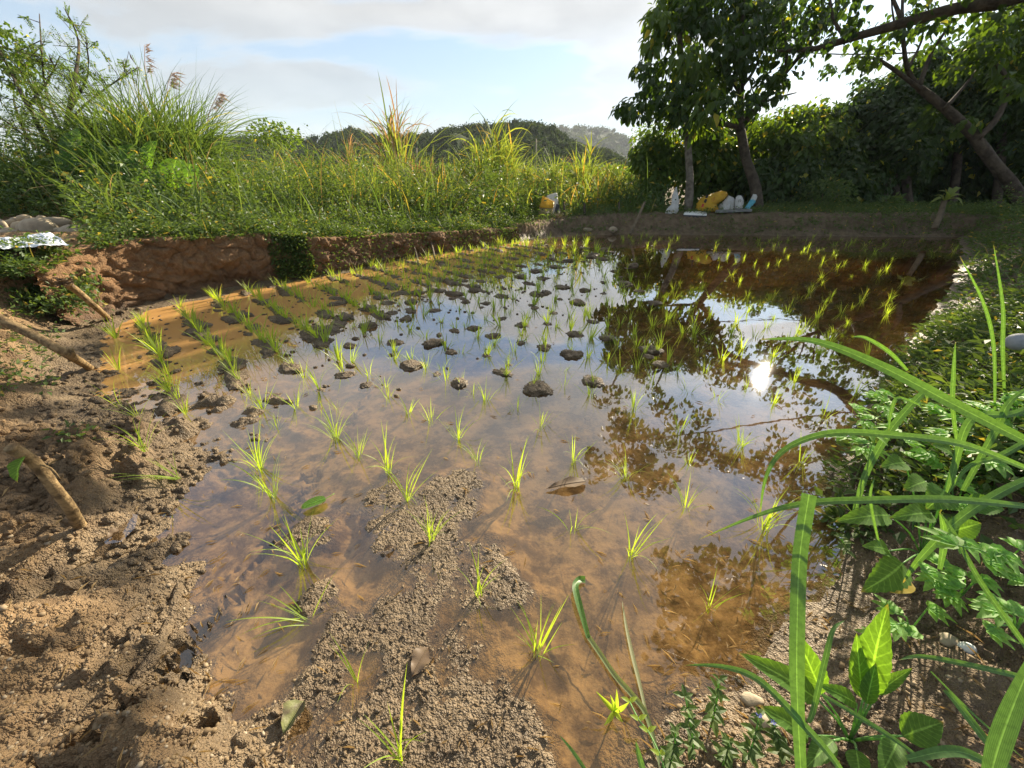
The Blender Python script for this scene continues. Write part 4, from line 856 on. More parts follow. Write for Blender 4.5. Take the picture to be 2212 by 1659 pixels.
# the pale upright shoot on the brink
for (px, py), lbl in (((540,485),'pale folded cane shoot on the brink of the left bank'),((985,470),'two yellow-green cane blades beside the black pipe end'),((1000,480),'yellow leaning blade right above the far end of the cut bank')):
    grass_clump(px, py, 7.2 if px < 600 else 9.2, 5, .45, .05, .05, .3, .5, 'cane_shoot', lbl, 'grass shoot', CANE)

# ------------------------------------------------------------------ trees on the right
def sun_gap(P):
    v = norm(P-np.array([0, 0, -HCAM])); a = np.degrees(np.arccos(np.clip(v@SUN, -1, 1))); return (a > 1.5) & ~((a < 7.5) & (rng.random(len(P)) < .72))
def umbrella(cs, rs, nl, size, t='hex', asp=.72, flat=.75, up=.15):
    Ps, Ds, Ns = [], [], []
    for c, r in zip(cs, rs):
        n = int(nl*(r/.45)**2)+8; d = rdir(n, up+.25); q = rng.random((n, 1))**.35
        Ps.append(c+d*np.array([r, r, r*flat])*q); Ds.append(d*np.array([.7, .7, .3])+np.array([0, 0, -.75])+rng.normal(0, .28, (n, 3))); Ns.append(d+np.array([0, 0, .7])+rng.normal(0, .25, (n, 3)))
    P, D, Nn = map(np.concatenate, (Ps, Ds, Ns)); k = sun_gap(P); P, D, Nn = P[k], D[k], Nn[k]
    L = size*rng.uniform(.65, 1.3, len(P)); return leaves(P, D, Nn, L, L*asp, t)
def lobes(lst, D0, jit=.6):
    cs, rs = [], []
    for px, py, r, *dd in lst:
        D = (dd[0] if dd else D0)+random.gauss(0, jit*.4); cs.append(C(px, py, D)); rs.append(r*D/842)
        for _ in range(2):       # neighbours in depth, so the crown has volume
            D2 = D+random.uniform(-1, 1)*jit*1.6; cs.append(C(px+random.gauss(0, r*.45), py+random.gauss(0, r*.35), D2)); rs.append(r*D2/842*random.uniform(.6, .9))
    return cs, rs
# slim trunk with a climbing broad-leaved crown
b = C(1490, 446, 9.55); root = thing('slim_tree', 'slim straight grey trunk beside the white plastic bag, with large pale leaves', 'tree', b)
V, F = tube([b+[0, 0, -.3], C(1490,400,9.55), C(1487,330,9.55), C(1480,210,9.55), C(1470,110,9.55), C(1463,0,9.55), C(1455,-120,9.55)], [.11, .09, .08, .075, .065, .055, .03], 12, .04); part('trunk', V, F, BARKPALE, root)
cs, rs = lobes([(1480,180,40),(1510,215,36),(1460,230,30),(1440,60,34),(1420,30,30),(1410,95,24),(1470,130,34),(1530,150,34),(1540,190,28),(1460,-10,30),(1500,280,22)], 9.5, .45)
V, F = umbrella(cs, rs, 55, .24, 'hex', .5, .9); part('crown', V, F, CANOPY2, root, False)
# forked tree
b = C(1645, 446, 9.7); root = thing('forked_tree', 'tree with curved forked trunk and dark umbrella-shaped leaf masses', 'tree', b)
V, F = tube([b+[0, 0, -.3], C(1632,405,9.7), C(1612,345,9.7), C(1598,272,9.7)], [.15, .125, .105, .10], 12, .05); part('trunk', V, F, BARK, root)
for l, r in (([(1598,275),(1600,200),(1606,120),(1605,0),(1610,-120)], .10), ([(1598,275),(1640,228),(1690,165),(1750,95),(1800,30)], .09), ([(1598,275),(1560,268),(1500,262),(1440,240),(1370,235)], .06), ([(1640,228),(1665,215),(1720,200)], .04), ([(1600,200),(1560,140),(1520,60)], .06), ([(1690,165),(1700,120),(1690,40)], .05), ([(1600,190),(1630,150),(1650,90)], .05), ([(1560,268),(1545,250),(1535,200)], .035)):
    V, F = tube([C(x, y, 9.7+random.gauss(0, .2)) for x, y in l], np.linspace(r, r*.3, len(l)), 8, .05); part('limb', V, F, BARK, root)
cs, rs = lobes([(1345,238,24),(1375,225,32),(1415,238,34),(1450,248,30),(1405,190,30),(1440,200,36),(1395,150,26),(1430,150,30),(1470,260,28),(1530,70,52),(1590,60,56),(1650,50,56),(1710,40,52),(1560,120,48),(1625,115,48),(1690,100,46),(1750,90,44),(1580,170,40),(1560,235,38),(1620,235,36),(1660,185,34),(1700,160,36),(1540,20,56),(1620,0,50),(1700,0,50),(1770,20,50),(1500,30,46),(1520,270,22),(1480,20,40),(1480,60,36)], 9.75, .7)
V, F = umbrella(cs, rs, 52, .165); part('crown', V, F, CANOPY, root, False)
CANOPYM = leaf_mat('canopy_leaf_mid', (0.032, 0.066, 0.016), (0.07, 0.118, 0.026), 0.40, (2.3, 2.1, 0.4), 0.5, 0.25, yellow=(0.40, 0.34, 0.06), yfrac=0.03)
# leaning tree at the right edge
b = C(2235, 450, 9.0); root = thing('leaning_tree', 'thick lichen-spotted trunk leaning left at the right edge before the dark hollow', 'tree', b)
V, F = tube([b+[0, 0, -.3], C(2195,415,9), C(2140,345,9), C(2095,285,9), C(2030,225,9), C(1985,190,9)], [.16, .135, .115, .10, .085, .065], 12, .08); part('trunk', V, F, BARK, root)
for l, r in (([(2110,300),(2150,260),(2172,210),(2165,150),(2100,125),(2060,150)], .07), ([(2040,235),(2080,190),(2110,150)], .045), ([(1990,195),(1960,150),(1950,60),(1950,-40)], .06), ([(1990,195),(1900,130),(1850,125)], .05), ([(1985,190),(2010,120),(2060,40)], .06), ([(1960,150),(1990,90),(2000,20)], .035), ([(1950,90),(1930,40),(1925,-20)], .03)):
    V, F = tube([C(x, y, 9.0+random.gauss(0, .15)) for x, y in l], np.linspace(r, r*.35, len(l)), 8, .06); part('limb', V, F, BARK, root)
cs, rs = lobes([(2100,120,40),(2060,150,36),(2150,110,40),(2190,150,40),(1990,130,36),(1940,90,36),(2090,270,22),(2060,60,44),(2120,40,44),(2180,60,46),(2000,60,30),(2180,200,30),(1880,135,30),(1850,120,28),(1900,110,30),(2230,100,60),(2250,20,60),(2010,250,22)], 9.0, .7)
V, F = umbrella(cs, rs, 80, .15); part('crown', V, F, CANOPYM, root, False)
# great tree outside the frame whose limbs reach over the paddy
b = np.array([8.6, 4.6, .35]); root = thing('overhanging_tree', 'dark bough of a large tree reaching in from the upper right corner', 'tree', b)
V, F = tube([b+[0, 0, -.4], [8.5, 4.7, 1.6], [8.2, 4.9, 3.0], [7.9, 5.1, 4.1]], [.36, .30, .26, .22], 14, .07); part('trunk', V, F, BARK, root)
t0 = np.array([7.9, 5.1, 4.1])
L1 = [t0, C(2230,-20,6.6), C(2080,15,7.2), C(1950,50,7.6), C(1830,85,8.0), C(1760,105,8.4), C(1680,110,8.8)]
V, F = tube(L1, [.17, .13, .10, .085, .065, .05, .025], 12, .06); part('limb', V, F, BARK, root)
over = [[t0, mir(1900,1000,5.0), mir(1750,1080,5.2), mir(1600,1260,5.1), mir(1500,1330,4.9)], [t0, mir(1900,900,4.8), mir(1750,900,5.2), mir(1550,930,5.0), mir(1400,950,4.8)], [t0, mir(1950,740,4.6), mir(1700,690,5.0), mir(1520,700,4.9)], [C(1950,50,7.6), C(1930,0,7.8), C(1900,-80,7.9)], [C(1830,85,8), C(1800,40,8.1), C(1790,-40,8.2)]]
for l in over:
    V, F = tube(l, np.linspace(.045, .012, len(l)), 8, .05); part('limb', V, F, BARK, root)
cs, rs = lobes([(1760,60,34,8.4),(1800,100,24,8.2),(1850,60,36,8.0),(1900,30,36,7.8),(1820,20,36,8.2),(1960,15,30,7.6),(1870,115,26,8.0),(1740,120,20,8.6),(1700,70,28,8.7),(1900,-40,50,7.8),(1800,-50,50,8.2),(2010,-50,50,7.2),(2120,-60,50,6.8),(1780,10,40,8.6),(1840,0,40,8.3),(1920,50,30,7.9),(1990,20,34,7.6),(2050,-10,40,7.3),(1950,75,24,7.8),(1730,90,30,8.7),(1700,20,40,8.9),(1860,70,34,8.1),(2080,10,40,7.4),(2140,40,36,7.2),(2020,60,28,7.5),(1990,-20,40,7.6),(1750,30,40,8.7),(1810,60,30,8.3)], 8.0, .5)
for px, py, r, z in ((1330,850,.4,4.7),(1360,930,.45,4.8),(1340,1000,.4,4.6),(1430,880,.42,4.9),(1450,960,.45,5.0),(1420,1030,.38,4.8),(1520,900,.3,5.0),(1530,990,.4,5.1),(1600,1010,.38,5.0),(1690,980,.45,5.1),(1740,900,.5,5.0),(1700,1060,.4,5.2),(1560,800,.36,4.8),(1500,760,.45,4.8),(1440,740,.42,4.7),(1580,720,.5,4.8),(1720,760,.5,4.9),(1800,820,.5,4.8),(1850,940,.5,4.8),(1790,1060,.45,5.0),(1450,1260,.30,4.9),(1520,1240,.36,5.0),(1480,1340,.36,4.9),(1560,1330,.38,5.1),(1640,1290,.38,5.2),(1600,1400,.34,5.1),(1700,1220,.34,5.2),(1520,1420,.3,5.0),(1700,1380,.36,5.2),(1760,1300,.36,5.2),(1860,700,.5,4.6),(1950,760,.5,4.6),(1400,800,.3,4.7)):
    cs.append(mir(px, py, z)); rs.append(r*1.05)
    cs.append(mir(px+random.gauss(0, 25), py+random.gauss(0, 25), z+random.uniform(.2, .6))); rs.append(r*.85)
    cs.append(mir(px+random.gauss(0, 40), py+random.gauss(0, 30), z+random.uniform(-.3, .3))); rs.append(r*.6)
for _ in range(64):
    px, py = random.uniform(1330, 1950), random.uniform(640, 1060)
    if abs(px-1620) < 200 and abs(py-800) < 115: continue
    cs.append(mir(px, py, random.uniform(4.3, 5.6))); rs.append(random.uniform(.22, .42))
for _ in range(22): cs.append(mir(random.uniform(1410, 1830), random.uniform(1200, 1480), random.uniform(4.6, 5.4))); rs.append(random.uniform(.2, .36))
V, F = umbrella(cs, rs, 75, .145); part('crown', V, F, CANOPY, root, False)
# dark thicket
def bush_tree(px, py, rx, ry, D, lbl, mat=CANOPY, n=1.0, base=448):
    D = 10.9+(D-13)*.5
    b = C(px, base, D); b[2] = max(.2, tz(b[0], b[1])); root = thing('thicket_tree', lbl, 'tree', b, 'trees of the dark thicket'); cs, rs = [], []
    for _ in range(int(46*n)):
        a = random.uniform(0, 6.28); q = math.sqrt(random.random()); x = px+rx*q*math.cos(a); y = py+ry*q*math.sin(a); dz = (1-q*q)**.5
        Dd = D-.9*dz*random.uniform(.2, 1)*rx*D/842 if random.random() < .7 else D+random.uniform(0, .8)
        cs.append(C(x, y, Dd)); rs.append(random.uniform(.35, .62)*D/13)
    V, F = umbrella(cs, rs, 80, .16*D/12, 'dia', .72); part('crown', V, F, mat, root, False)
    top = C(px, py, D); V, F = tube([b+[0, 0, -.2], (b+top)/2+[random.gauss(0, .2), 0, 0], top], [.12, .10, .05], 8, .06); part('trunk', V, F, BARK, root)
for a in ((1425,355,45,70,13.5,'sunlit yellow-green bush at the left end of the dark thicket',CANOPY2,.8),(1530,355,60,75,14,'leafy tree of the thicket between the two trunks',CANOPY2),(1575,330,60,70,16,'sunlit crown between slim trunk and forked trunk',CANOPY2),  # sunlight on the left trees is put into their paler leaf colour
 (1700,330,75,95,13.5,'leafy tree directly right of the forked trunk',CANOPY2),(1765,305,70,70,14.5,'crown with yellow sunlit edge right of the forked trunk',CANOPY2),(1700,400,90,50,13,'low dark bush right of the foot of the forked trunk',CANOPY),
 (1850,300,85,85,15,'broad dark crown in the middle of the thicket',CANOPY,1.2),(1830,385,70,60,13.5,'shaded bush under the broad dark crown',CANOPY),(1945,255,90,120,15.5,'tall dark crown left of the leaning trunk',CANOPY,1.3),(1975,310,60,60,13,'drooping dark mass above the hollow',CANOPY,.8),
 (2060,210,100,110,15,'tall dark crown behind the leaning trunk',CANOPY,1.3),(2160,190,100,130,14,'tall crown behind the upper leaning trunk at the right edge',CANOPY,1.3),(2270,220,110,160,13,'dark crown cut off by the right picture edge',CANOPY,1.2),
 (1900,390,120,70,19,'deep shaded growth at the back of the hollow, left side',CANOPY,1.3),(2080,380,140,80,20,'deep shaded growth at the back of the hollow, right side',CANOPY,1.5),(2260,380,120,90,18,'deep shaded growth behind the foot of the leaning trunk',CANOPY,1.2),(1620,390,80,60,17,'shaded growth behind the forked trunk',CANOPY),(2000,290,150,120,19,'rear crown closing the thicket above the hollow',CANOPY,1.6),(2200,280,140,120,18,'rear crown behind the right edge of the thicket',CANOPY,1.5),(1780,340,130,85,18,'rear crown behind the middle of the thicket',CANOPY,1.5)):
    bush_tree(*a)
b = C(1915, 440, 11.5); root = thing('dead_trunk', 'thin pale crooked trunk inside the dark hollow', 'tree', b); V, F = tube([b+[0, 0, -.2], C(1918,395,11.5), C(1935,365,11.5), C(1955,345,11.5), C(1948,325,11.5)], [.06, .055, .05, .04, .03], 8, .05); part('trunk', V, F, BARKPALE, root)
shrub(1385, 300, 13, 25, 40, 220, .08, 'sparse twiggy shrub on the skyline left of the slim trunk', CANOPY2)
# ------------------------------------------------------------------ stakes, stones, sheet and rubbish
def stake(pts, rad, label, knob=None, name='wooden_stake'):
    root = thing(name, label, 'wooden stake', pts[0]); V, F = tube(pts, rad, 14, .03, sub=14); part('shaft', V, F, STICK, root); return root
g = ground_at(236, 690); s1 = [g+[.05, -.02, -.12], g, C(205, 662, 3.35), C(170, 632, 3.2), C(142, 611, 3.05)]
root = stake(s1, [.022, .022, .024, .026, .03], 'leaning wooden stake with a dry brown tuft on top, nearest the cut bank')
n = 40; t = s1[-1]; V, F = leaves(t+rng.normal(0, .012, (n, 3)), rng.normal(0, 1, (n, 3))*[1, 1, .25]+[0, 0, .25], rdir(n, 1), rng.uniform(.04, .075, n), .022); part('dry_tuft', V, F, DEADLEAF, root, False)
V, F = tube([s1[2], s1[2]+[.05, 0, .05], s1[2]+[.07, -.01, .10]], [.006, .005, .003], 6); part('twig', V, F, STICK, root)
g = ground_at(195, 796); s2 = [g+[.06, -.02, -.1], g, C(150, 768, 2.40), C(80, 728, 2.34), C(0, 690, 2.3), C(-60, 660, 2.26)]
root = stake(s2, [.02, .023, .025, .026, .028, .028], 'long thin wooden stake lying against the golden mud slope')
V, F = tube([s2[2]+[.02, 0, 0], s2[2]+[.035, 0, .05]], [.015, .012], 8, sub=1); part('branch_stub', V, F, STICK, root)
g = ground_at(175, 1138); s3 = [g+[.03, 0, -.1], g, C(150, 1095, 1.32), C(118, 1055, 1.25), C(75, 1000, 1.19), C(22, 966, 1.13)]
root = stake(s3, [.019, .018, .0165, .016, .0155, .016], 'thick curved wooden stake in the left foreground with a wilted leaf')
V, F = big_leaf(C(55, 985, 1.15), C(38, 1042, 1.12), [0, -1, .2], .045, 8, .25, .05, .1); part('wilted_leaf', V, F, BROAD, root)
V, F = tube([C(75, 1000, 1.19), C(110, 1012, 1.2), C(130, 1035, 1.22)], [.004, .003, .002], 5); part('twig', V, F, STICK, root)
# dike stakes and sticks
def simple_stick(a, b, r, label, cat='wooden stake', name='wooden_stake', mat=BARK):
    root = thing(name, label, cat, a); a = np.array(a); b = np.array(b); V, F = tube([a, (a+b)/2+[random.gauss(0, .01), 0, random.gauss(0, .008)], b], [r, r*.95, r*.8], 8, .1); part('shaft', V, F, mat, root); return root
simple_stick(C(1361,506,8.7), C(1393,436,8.6), .030, 'leaning brown stake rising from the far waterline', mat=TWIG)
simple_stick(C(1217.6,468,9.4), C(1217.6,436,9.4), .022, 'short dark post right of the yellow and white sacks')
simple_stick(C(1264.5,464,9.5), C(1263,440,9.5), .035, 'stubby dark post in the middle of the far dike')
simple_stick(C(1336.6,467,9.5), C(1337,437,9.5), .028, 'dark post left of the leaning brown stake')
simple_stick(C(1124,486,8.9), C(1199,491,8.8), .025, 'grey stick lying below the yellow sack on the dike', 'stick', 'fallen_stick')
simple_stick(W(905,575,.02), C(893,528,6.6), .014, 'thin bare stick leaning on the cut bank, left of a pair', 'stick', 'bare_stick', TWIG)
simple_stick(W(940,562,.02), C(928,512,6.9), .016, 'thin bare stick leaning on the cut bank, right of a pair', 'stick', 'bare_stick', TWIG)
p = C(830,535,6.4); n = 90; root = thing('root_tuft', 'pale tuft of dry roots hanging from the cut bank', 'root tuft', p); V, F = blades(np.tile(p, (n, 1))+rng.normal(0, .05, (n, 3)), rng.uniform(0, 6.28, n), rng.uniform(1.8, 2.9, n), rng.uniform(.08, .28, n), .008, .3, 4); part('roots', V, F, STRAW, root, False)
# stone pile
ST = [(310,205,175,85),(140,255,175,75),(270,290,205,95),(530,330,340,210),(530,210,115,95),(740,255,310,140),(750,360,115,85),(980,375,370,140),(320,370,150,140),(180,400,345,115),(30,300,120,125),(200,215,100,65),(430,215,110,50),(110,345,150,60),(-60,240,150,80),(-60,400,160,110),(430,400,120,70),(640,400,120,60)]
SLB = ['slanting pale stone at the top left of the stone pile','pale rounded stone on the upper left of the stone pile','long pale stone resting on the big grey one in the pile','largest grey-brown boulder in the middle of the stone pile','egg-shaped stone on top of the stone pile','reddish layered stone at the top right of the pile','small round stone below the reddish layered one','broad low stone half hidden by weeds at the right end of the pile','upright stone left of the largest boulder','flat brown boulder at the front of the pile above the sheet','brown stone at the left edge of the pile','small stone at the back left of the pile','narrow stone at the back of the pile','flat stone between the pale ones in the pile','stone at the left picture edge, upper','stone at the left picture edge, lower','small stone before the largest boulder','small stone before the reddish layered one']
for i, ((cx, cy, w, h), lbl) in enumerate(zip(ST, SLB)):
    zz = .70+.0011*(400-cy); c = W(cx*.1736, 438.9+cy*.1736, zz); c = C(cx*.1736, 438.9+cy*.1736, 4.55+(.25 if cy < 260 else .0)); D = 4.55; V, F = rock(500+i, 3, .8, .20); sx = w*.1736*D/842*.56; sz = h*.1736*D/842*.72
    V = V*np.array([sx, sx*.95, sz*1.2]); a = random.uniform(-.25, .25); V = np.stack([V[:, 0]*math.cos(a)-V[:, 2]*math.sin(a), V[:, 1], V[:, 0]*math.sin(a)+V[:, 2]*math.cos(a)], 1)
    thing('stone', lbl, 'stone', c, 'stones in the pile at the left', mk_mesh('stone', V, F, STONE2 if i in (0, 1, 2, 4) else STONE))
# pale plastic sheet
u, v = np.meshgrid(np.linspace(0, 1, 100), np.linspace(0, 1, 40)); c00, c10, c01, c11 = W(-80, 541, .70), W(150, 528, .70), W(-80, 516, .71), W(116, 509, .71)
Pq = ((1-u)*(1-v))[..., None]*c00+(u*(1-v))[..., None]*c10+((1-u)*v)[..., None]*c01+(u*v)[..., None]*c11
Pq[..., 2] += .02*fbm(u*6, v*3, 3, 5)+.03*np.exp(-((u-.9)/.15)**2)*v; V = Pq.reshape(-1, 3); i, j = np.meshgrid(np.arange(39), np.arange(99), indexing='ij'); q = (i*100+j).ravel()
thing('plastic_sheet', 'pale bluish plastic sheet spread before the stone pile', 'plastic sheet', (0, 0, 0), None, mk_mesh('plastic_sheet', V, np.stack([q, q+1, q+101, q+100], 1), TARP))
# lofted bags: rows of left/right outline points from bottom to top
def bag(rows, D, depth, mat, root, name='body', seg=16, crump=.06, open_top=True):
    V = []; n = len(rows)
    R = np.array(rows, float); t = np.linspace(0, n-1, n*4); R = np.stack([np.interp(t, np.arange(n), R[:, k]) for k in range(R.shape[1])], 1)
    for k, (xl, yl, xr, yr, dr) in enumerate(R):
        a = C(xl, yl, D); b = C(xr, yr, D); c = (a+b)/2; h = (b-a)/2; th = np.linspace(0, 2*np.pi, seg, endpoint=False); w = np.linalg.norm(h)
        cr = 1+crump*pn(th*1.7+3, np.full(seg, k*.8), int(xl))*1.6
        V.append(c+np.outer(np.cos(th)*cr, h)+np.outer(np.sin(th)*cr*w*dr*depth, [0, 1, .05]))
    V = np.concatenate(V); m = len(R); i, j = np.meshgrid(np.arange(m-1), np.arange(seg), indexing='ij'); i = i.ravel(); j = j.ravel(); k = (j+1) % seg
    F = [np.stack([i*seg+j, i*seg+k, (i+1)*seg+k, (i+1)*seg+j], 1), np.arange(seg)[::-1][None]]
    if not open_top: F.append((np.arange(seg)+(m-1)*seg)[None])
    return part(name, V, F, mat, root)
def printed(root, px, py, D, txt, size, mat, rot=0.0, name='printed_mark'):
    cu = bpy.data.curves.new('t', 'FONT'); cu.body = txt; cu.size = size; cu.align_x = 'CENTER'; cu.align_y = 'CENTER'
    o = bpy.data.objects.new('t', cu); COL.objects.link(o); dg = bpy.context.evaluated_depsgraph_get(); me = bpy.data.meshes.new_from_object(o.evaluated_get(dg)); bpy.data.objects.remove(o); me.materials.clear(); me.materials.append(mat)
    p = mk_obj(name, me, root); p.location = C(px, py, D)-np.array(root.location); p.rotation_euler = (math.radians(72), rot, 0)
def patch(root, px, py, D, w, h, mat, rot=.35):
    c = C(px, py, D); u = np.array([math.cos(rot), 0, -math.sin(rot)])*w/2; v = np.array([math.sin(rot), .1, math.cos(rot)])*h/2
    part('printed_mark', np.array([c-u-v, c+u-v, c+u+v, c-u+v]), np.array([[0, 1, 2, 3]]), mat, root, False)
DS = 9.4
b = C(1178, 478, DS+.1); root = thing('white_sack', 'greyish white sack standing behind the yellow and brown one', 'sack', C(1195, 477, DS+.25)); bag([(1180,476,1212,476,1),(1180,455,1211,462,1),(1180,437,1206,440,.8),(1181,423,1204,418,.4),(1184,421,1202,416,.25)], DS+.25, .7, SACKW, root)
patch(root, 1203, 452, DS-.0, .09, .22, DARKPL, .2)
root = thing('yellow_sack', 'dirty brown sack with folded yellow top on the far dike', 'sack', C(1178, 478, DS)); bag([(1163,480,1191,479,1),(1163,462,1193,462,1.1),(1166,445,1195,447,.9)], DS, .7, SACKD, root, 'body')
bag([(1165.5,447,1195.5,449,.95),(1168,436,1197,443,.8),(1171.5,424,1197.5,436,.35),(1173,423,1197,435,.2)], DS-.02, .72, SACKY, root, 'folded_top')
c = C(1207, 472, DS-.15); n = 420; root = thing('straw_bundle', 'round tuft of dry brown straw leaning on the sacks', 'straw', c); d = rdir(n, .4); V, F = blades(np.tile(c, (n, 1))+rng.normal(0, .03, (n, 3)), np.arctan2(d[:, 1], d[:, 0]), np.arccos(np.clip(d[:, 2], -1, 1)), rng.uniform(.1, .19, n), .006, .3, 3); part('straw', V, F, STRAW, root, False)
DB = 9.3
root = thing('white_bag', 'tall pointed white plastic bag left of the slim trunk', 'plastic bag', C(1452, 467, DB)); bag([(1438,467,1459,466,1),(1437,458,1464,458,1),(1443,449,1466,450,.9),(1450,443,1466,444,.7),(1451,432,1467,434,.5),(1453,420,1465,424,.4),(1458,409,1463,411,.3),(1460.5,404,1462,404,.2)], DB, .6, SACKW, root, crump=.14, open_top=False)
printed(root, 1444, 463.5, DB-.14, '91', .085, INK, .2)
root = thing('foam_board', 'white foam board lying on the dike before the yellow sack', 'foam board', C(1500, 462, 9.1))
a, b2, c2, d2 = C(1477,461,9.05), C(1527,463,9.0), C(1525,455,9.5), C(1480,457,9.5); dn = np.array([0, 0, -.085])
for nm, (q0, q1), mt in (('board', (0, .35), FOAM), ('base', (.36, 1), DARKPL)):
    V = np.array([a+dn*q0, b2+dn*q0, c2+dn*q0, d2+dn*q0, a+dn*q1, b2+dn*q1, c2+dn*q1, d2+dn*q1]); part(nm, V, np.array([[0, 1, 2, 3], [7, 6, 5, 4], [0, 4, 5, 1], [1, 5, 6, 2], [2, 6, 7, 3], [3, 7, 4, 0]]), mt, root, False)
root = thing('yellow_feed_sack', 'big bright yellow open feed sack between the two tree trunks', 'sack', C(1530, 456, DB+.1))
bag([(1505,453,1549,456,1),(1505,447,1551,450,1.1),(1509,436,1547,440,1.1),(1513,428,1553,437,1),(1530,421,1566,428,.95),(1548,415,1572,420,.8),(1556,412,1570,414,.6)], DB+.1, .75, SACKY, root, crump=.10)
for px, py in ((1527,424),(1524,434)): patch(root, px, py, DB-.33, .055, .075, INK, .25)
patch(root, 1518, 444, DB-.33, .05, .07, REDINK, .2)
printed(root, 1541, 431, DB-.40, '///', .11, REDINK, -.5)
root = thing('grey_sack', 'slumped greyish white sack right of the yellow feed sack', 'sack', C(1572, 452, DB+.1)); bag([(1549,452,1590,452,1),(1555,443,1589,446,1),(1566,432,1588,434,.8),(1573,422,1585,427,.4)], DB+.1, .5, SACKW, root, crump=.12)
root = thing('small_grey_bag', 'small round grey bag with dark print beside the slumped sack', 'plastic bag', C(1596, 449, DB)); bag([(1588,450,1603,450,.8),(1588,442,1605,442,1),(1588,434,1606,434,1),(1590,426,1604,426,.7),(1594,422,1601,422,.4)], DB, .8, SACKW, root, crump=.12, open_top=False); printed(root, 1597, 434, DB-.12, '10', .08, INK, -.3)
root = thing('blue_bag', 'narrow blue and white bag propped at the foot of the forked trunk', 'plastic bag', C(1612, 452, DB)); bag([(1606,452,1620,453,1),(1611,446,1622,447,1),(1619,434,1631,438,.8),(1622,429,1633,432,.7)], DB, .6, SACKB, root, 'blue_part', crump=.1); bag([(1621,431,1633,433,.7),(1625,423,1636,425,.7),(1627,419,1634,420,.4)], DB, .6, SACKW, root, 'white_part', crump=.14, open_top=False)
root = thing('flat_tray', 'flat grey tray lying under the grey sacks', 'tray', C(1585, 456, DB-.1)); a, b2, c2, d2 = C(1546,455,DB-.3), C(1625,452,DB-.3), C(1622,450,DB+.1), C(1548,452,DB+.1); dn = np.array([0, 0, -.05]); V = np.array([a, b2, c2, d2, a+dn, b2+dn, c2+dn, d2+dn])
part('board', V, np.array([[0, 1, 2, 3], [7, 6, 5, 4], [0, 4, 5, 1], [1, 5, 6, 2], [2, 6, 7, 3], [3, 7, 4, 0]]), GREYPL, root, False)
# pipe end
c = C(1055.5, 468, 8.9); ax = norm(np.array([.25, -1, -.05])); root = thing('pipe_end', 'open end of a dark drain pipe sticking out of the bank weeds', 'pipe', c); th = np.linspace(0, 2*np.pi, 20, endpoint=False); uu = norm(np.cross(ax, [0, 0, 1])); vv = np.cross(ax, uu); V = []
for r, o in ((.080, -.5), (.080, 0), (.066, 0), (.066, -.5)): V.append(c+ax*o+np.outer(np.cos(th)*r, uu)+np.outer(np.sin(th)*r, vv))
V = np.concatenate(V); F = [[k*20+j, k*20+(j+1) % 20, (k+1)*20+(j+1) % 20, (k+1)*20+j] for k in range(3) for j in range(20)]; part('pipe_wall', V, np.array(F), GREYPL, root); part('pipe_inside', np.vstack([V[60:80]]), np.arange(20)[None], DARKPL, root, False)
# rocks
def lone_rock(px, py, D, r, label, mat, flat=.7, cat='stone', seed=1, rough=.2, on=True):
    c = C(px, py, D) if D else ground_at(px, py)
    V, F = rock(seed, 3, flat, rough); return thing('stone', label, cat, c, None, mk_mesh('stone', V*r, F, mat))
lone_rock(1324, 496, 8.95, .10, 'brown rock at the foot of the far dike left of the leaning stake', STONE, seed=21)
lone_rock(1270, 497, 8.95, .12, 'broad mud-coloured rock at the far waterline', STONE, .4, seed=26)
lone_rock(2086, 1402, None, .022, 'smooth round white stone on the soil of the right bank', WHITEST, .85, seed=31, rough=.05)
lone_rock(2200, 738, 1.75, .05, 'smooth grey rock among the weeds at the right edge', GREYROCK, .75, seed=32, rough=.06)
lone_rock(2048, 1384, None, .024, 'flat brown stone touching the round white stone', STONE, .5, seed=33, rough=.35)
lone_rock(1625, 1515, None, .026, 'dark wet stone under the herbs at the right waterline', STONE, .6, seed=34, rough=.3)
lone_rock(1650, 1560, None, .03, 'low muddy stone below the broad-leaved plant', STONE, .5, seed=35, rough=.3)
lone_rock(50, 1120, None, .03, 'pale earth lump beside the thick curved stake', MUD, .6, seed=36, rough=.45)
lone_rock(595, 1540, None, .014, 'small ochre stone at the lower left waterline', MUD, .7, seed=38, rough=.4)
lone_rock(520, 1600, None, .018, 'angular pale stone right of the mud mound with the hole', MUD, .8, seed=39, rough=.5)
lone_rock(545, 1640, None, .016, 'angular pale stone at the bottom edge right of the mud mound', MUD, .9, seed=40, rough=.5)
lone_rock(490, 1530, None, .014, 'blocky clod of earth above the hole in the mud mound', MUD, .9, seed=41, rough=.5)
# stump sapling with drooping leaves
b = C(2018, 494, 8.0); t = C(2040, 434, 7.9); root = thing('stump_sapling', 'leaning stump on the far dike sprouting drooping yellow-green leaves', 'sapling', b); V, F = tube([b, (b+t)/2+[.02, 0, 0], t], [.06, .05, .045], 9, .1); part('trunk', V, F, TWIG, root)
for tx, ty in ((2007,440),(2026,412),(2050,404),(2074,408),(2085,425),(2080,446),(2060,425),(2012,425),(2040,415)):
    e = C(tx, ty, 7.9+random.gauss(0, .12)); V, F = big_leaf(t, e, [0, -.3, 1], .09, 8, .1, .04, .28, .0, 'lance'); part('leaf', V, F, CANE, root)

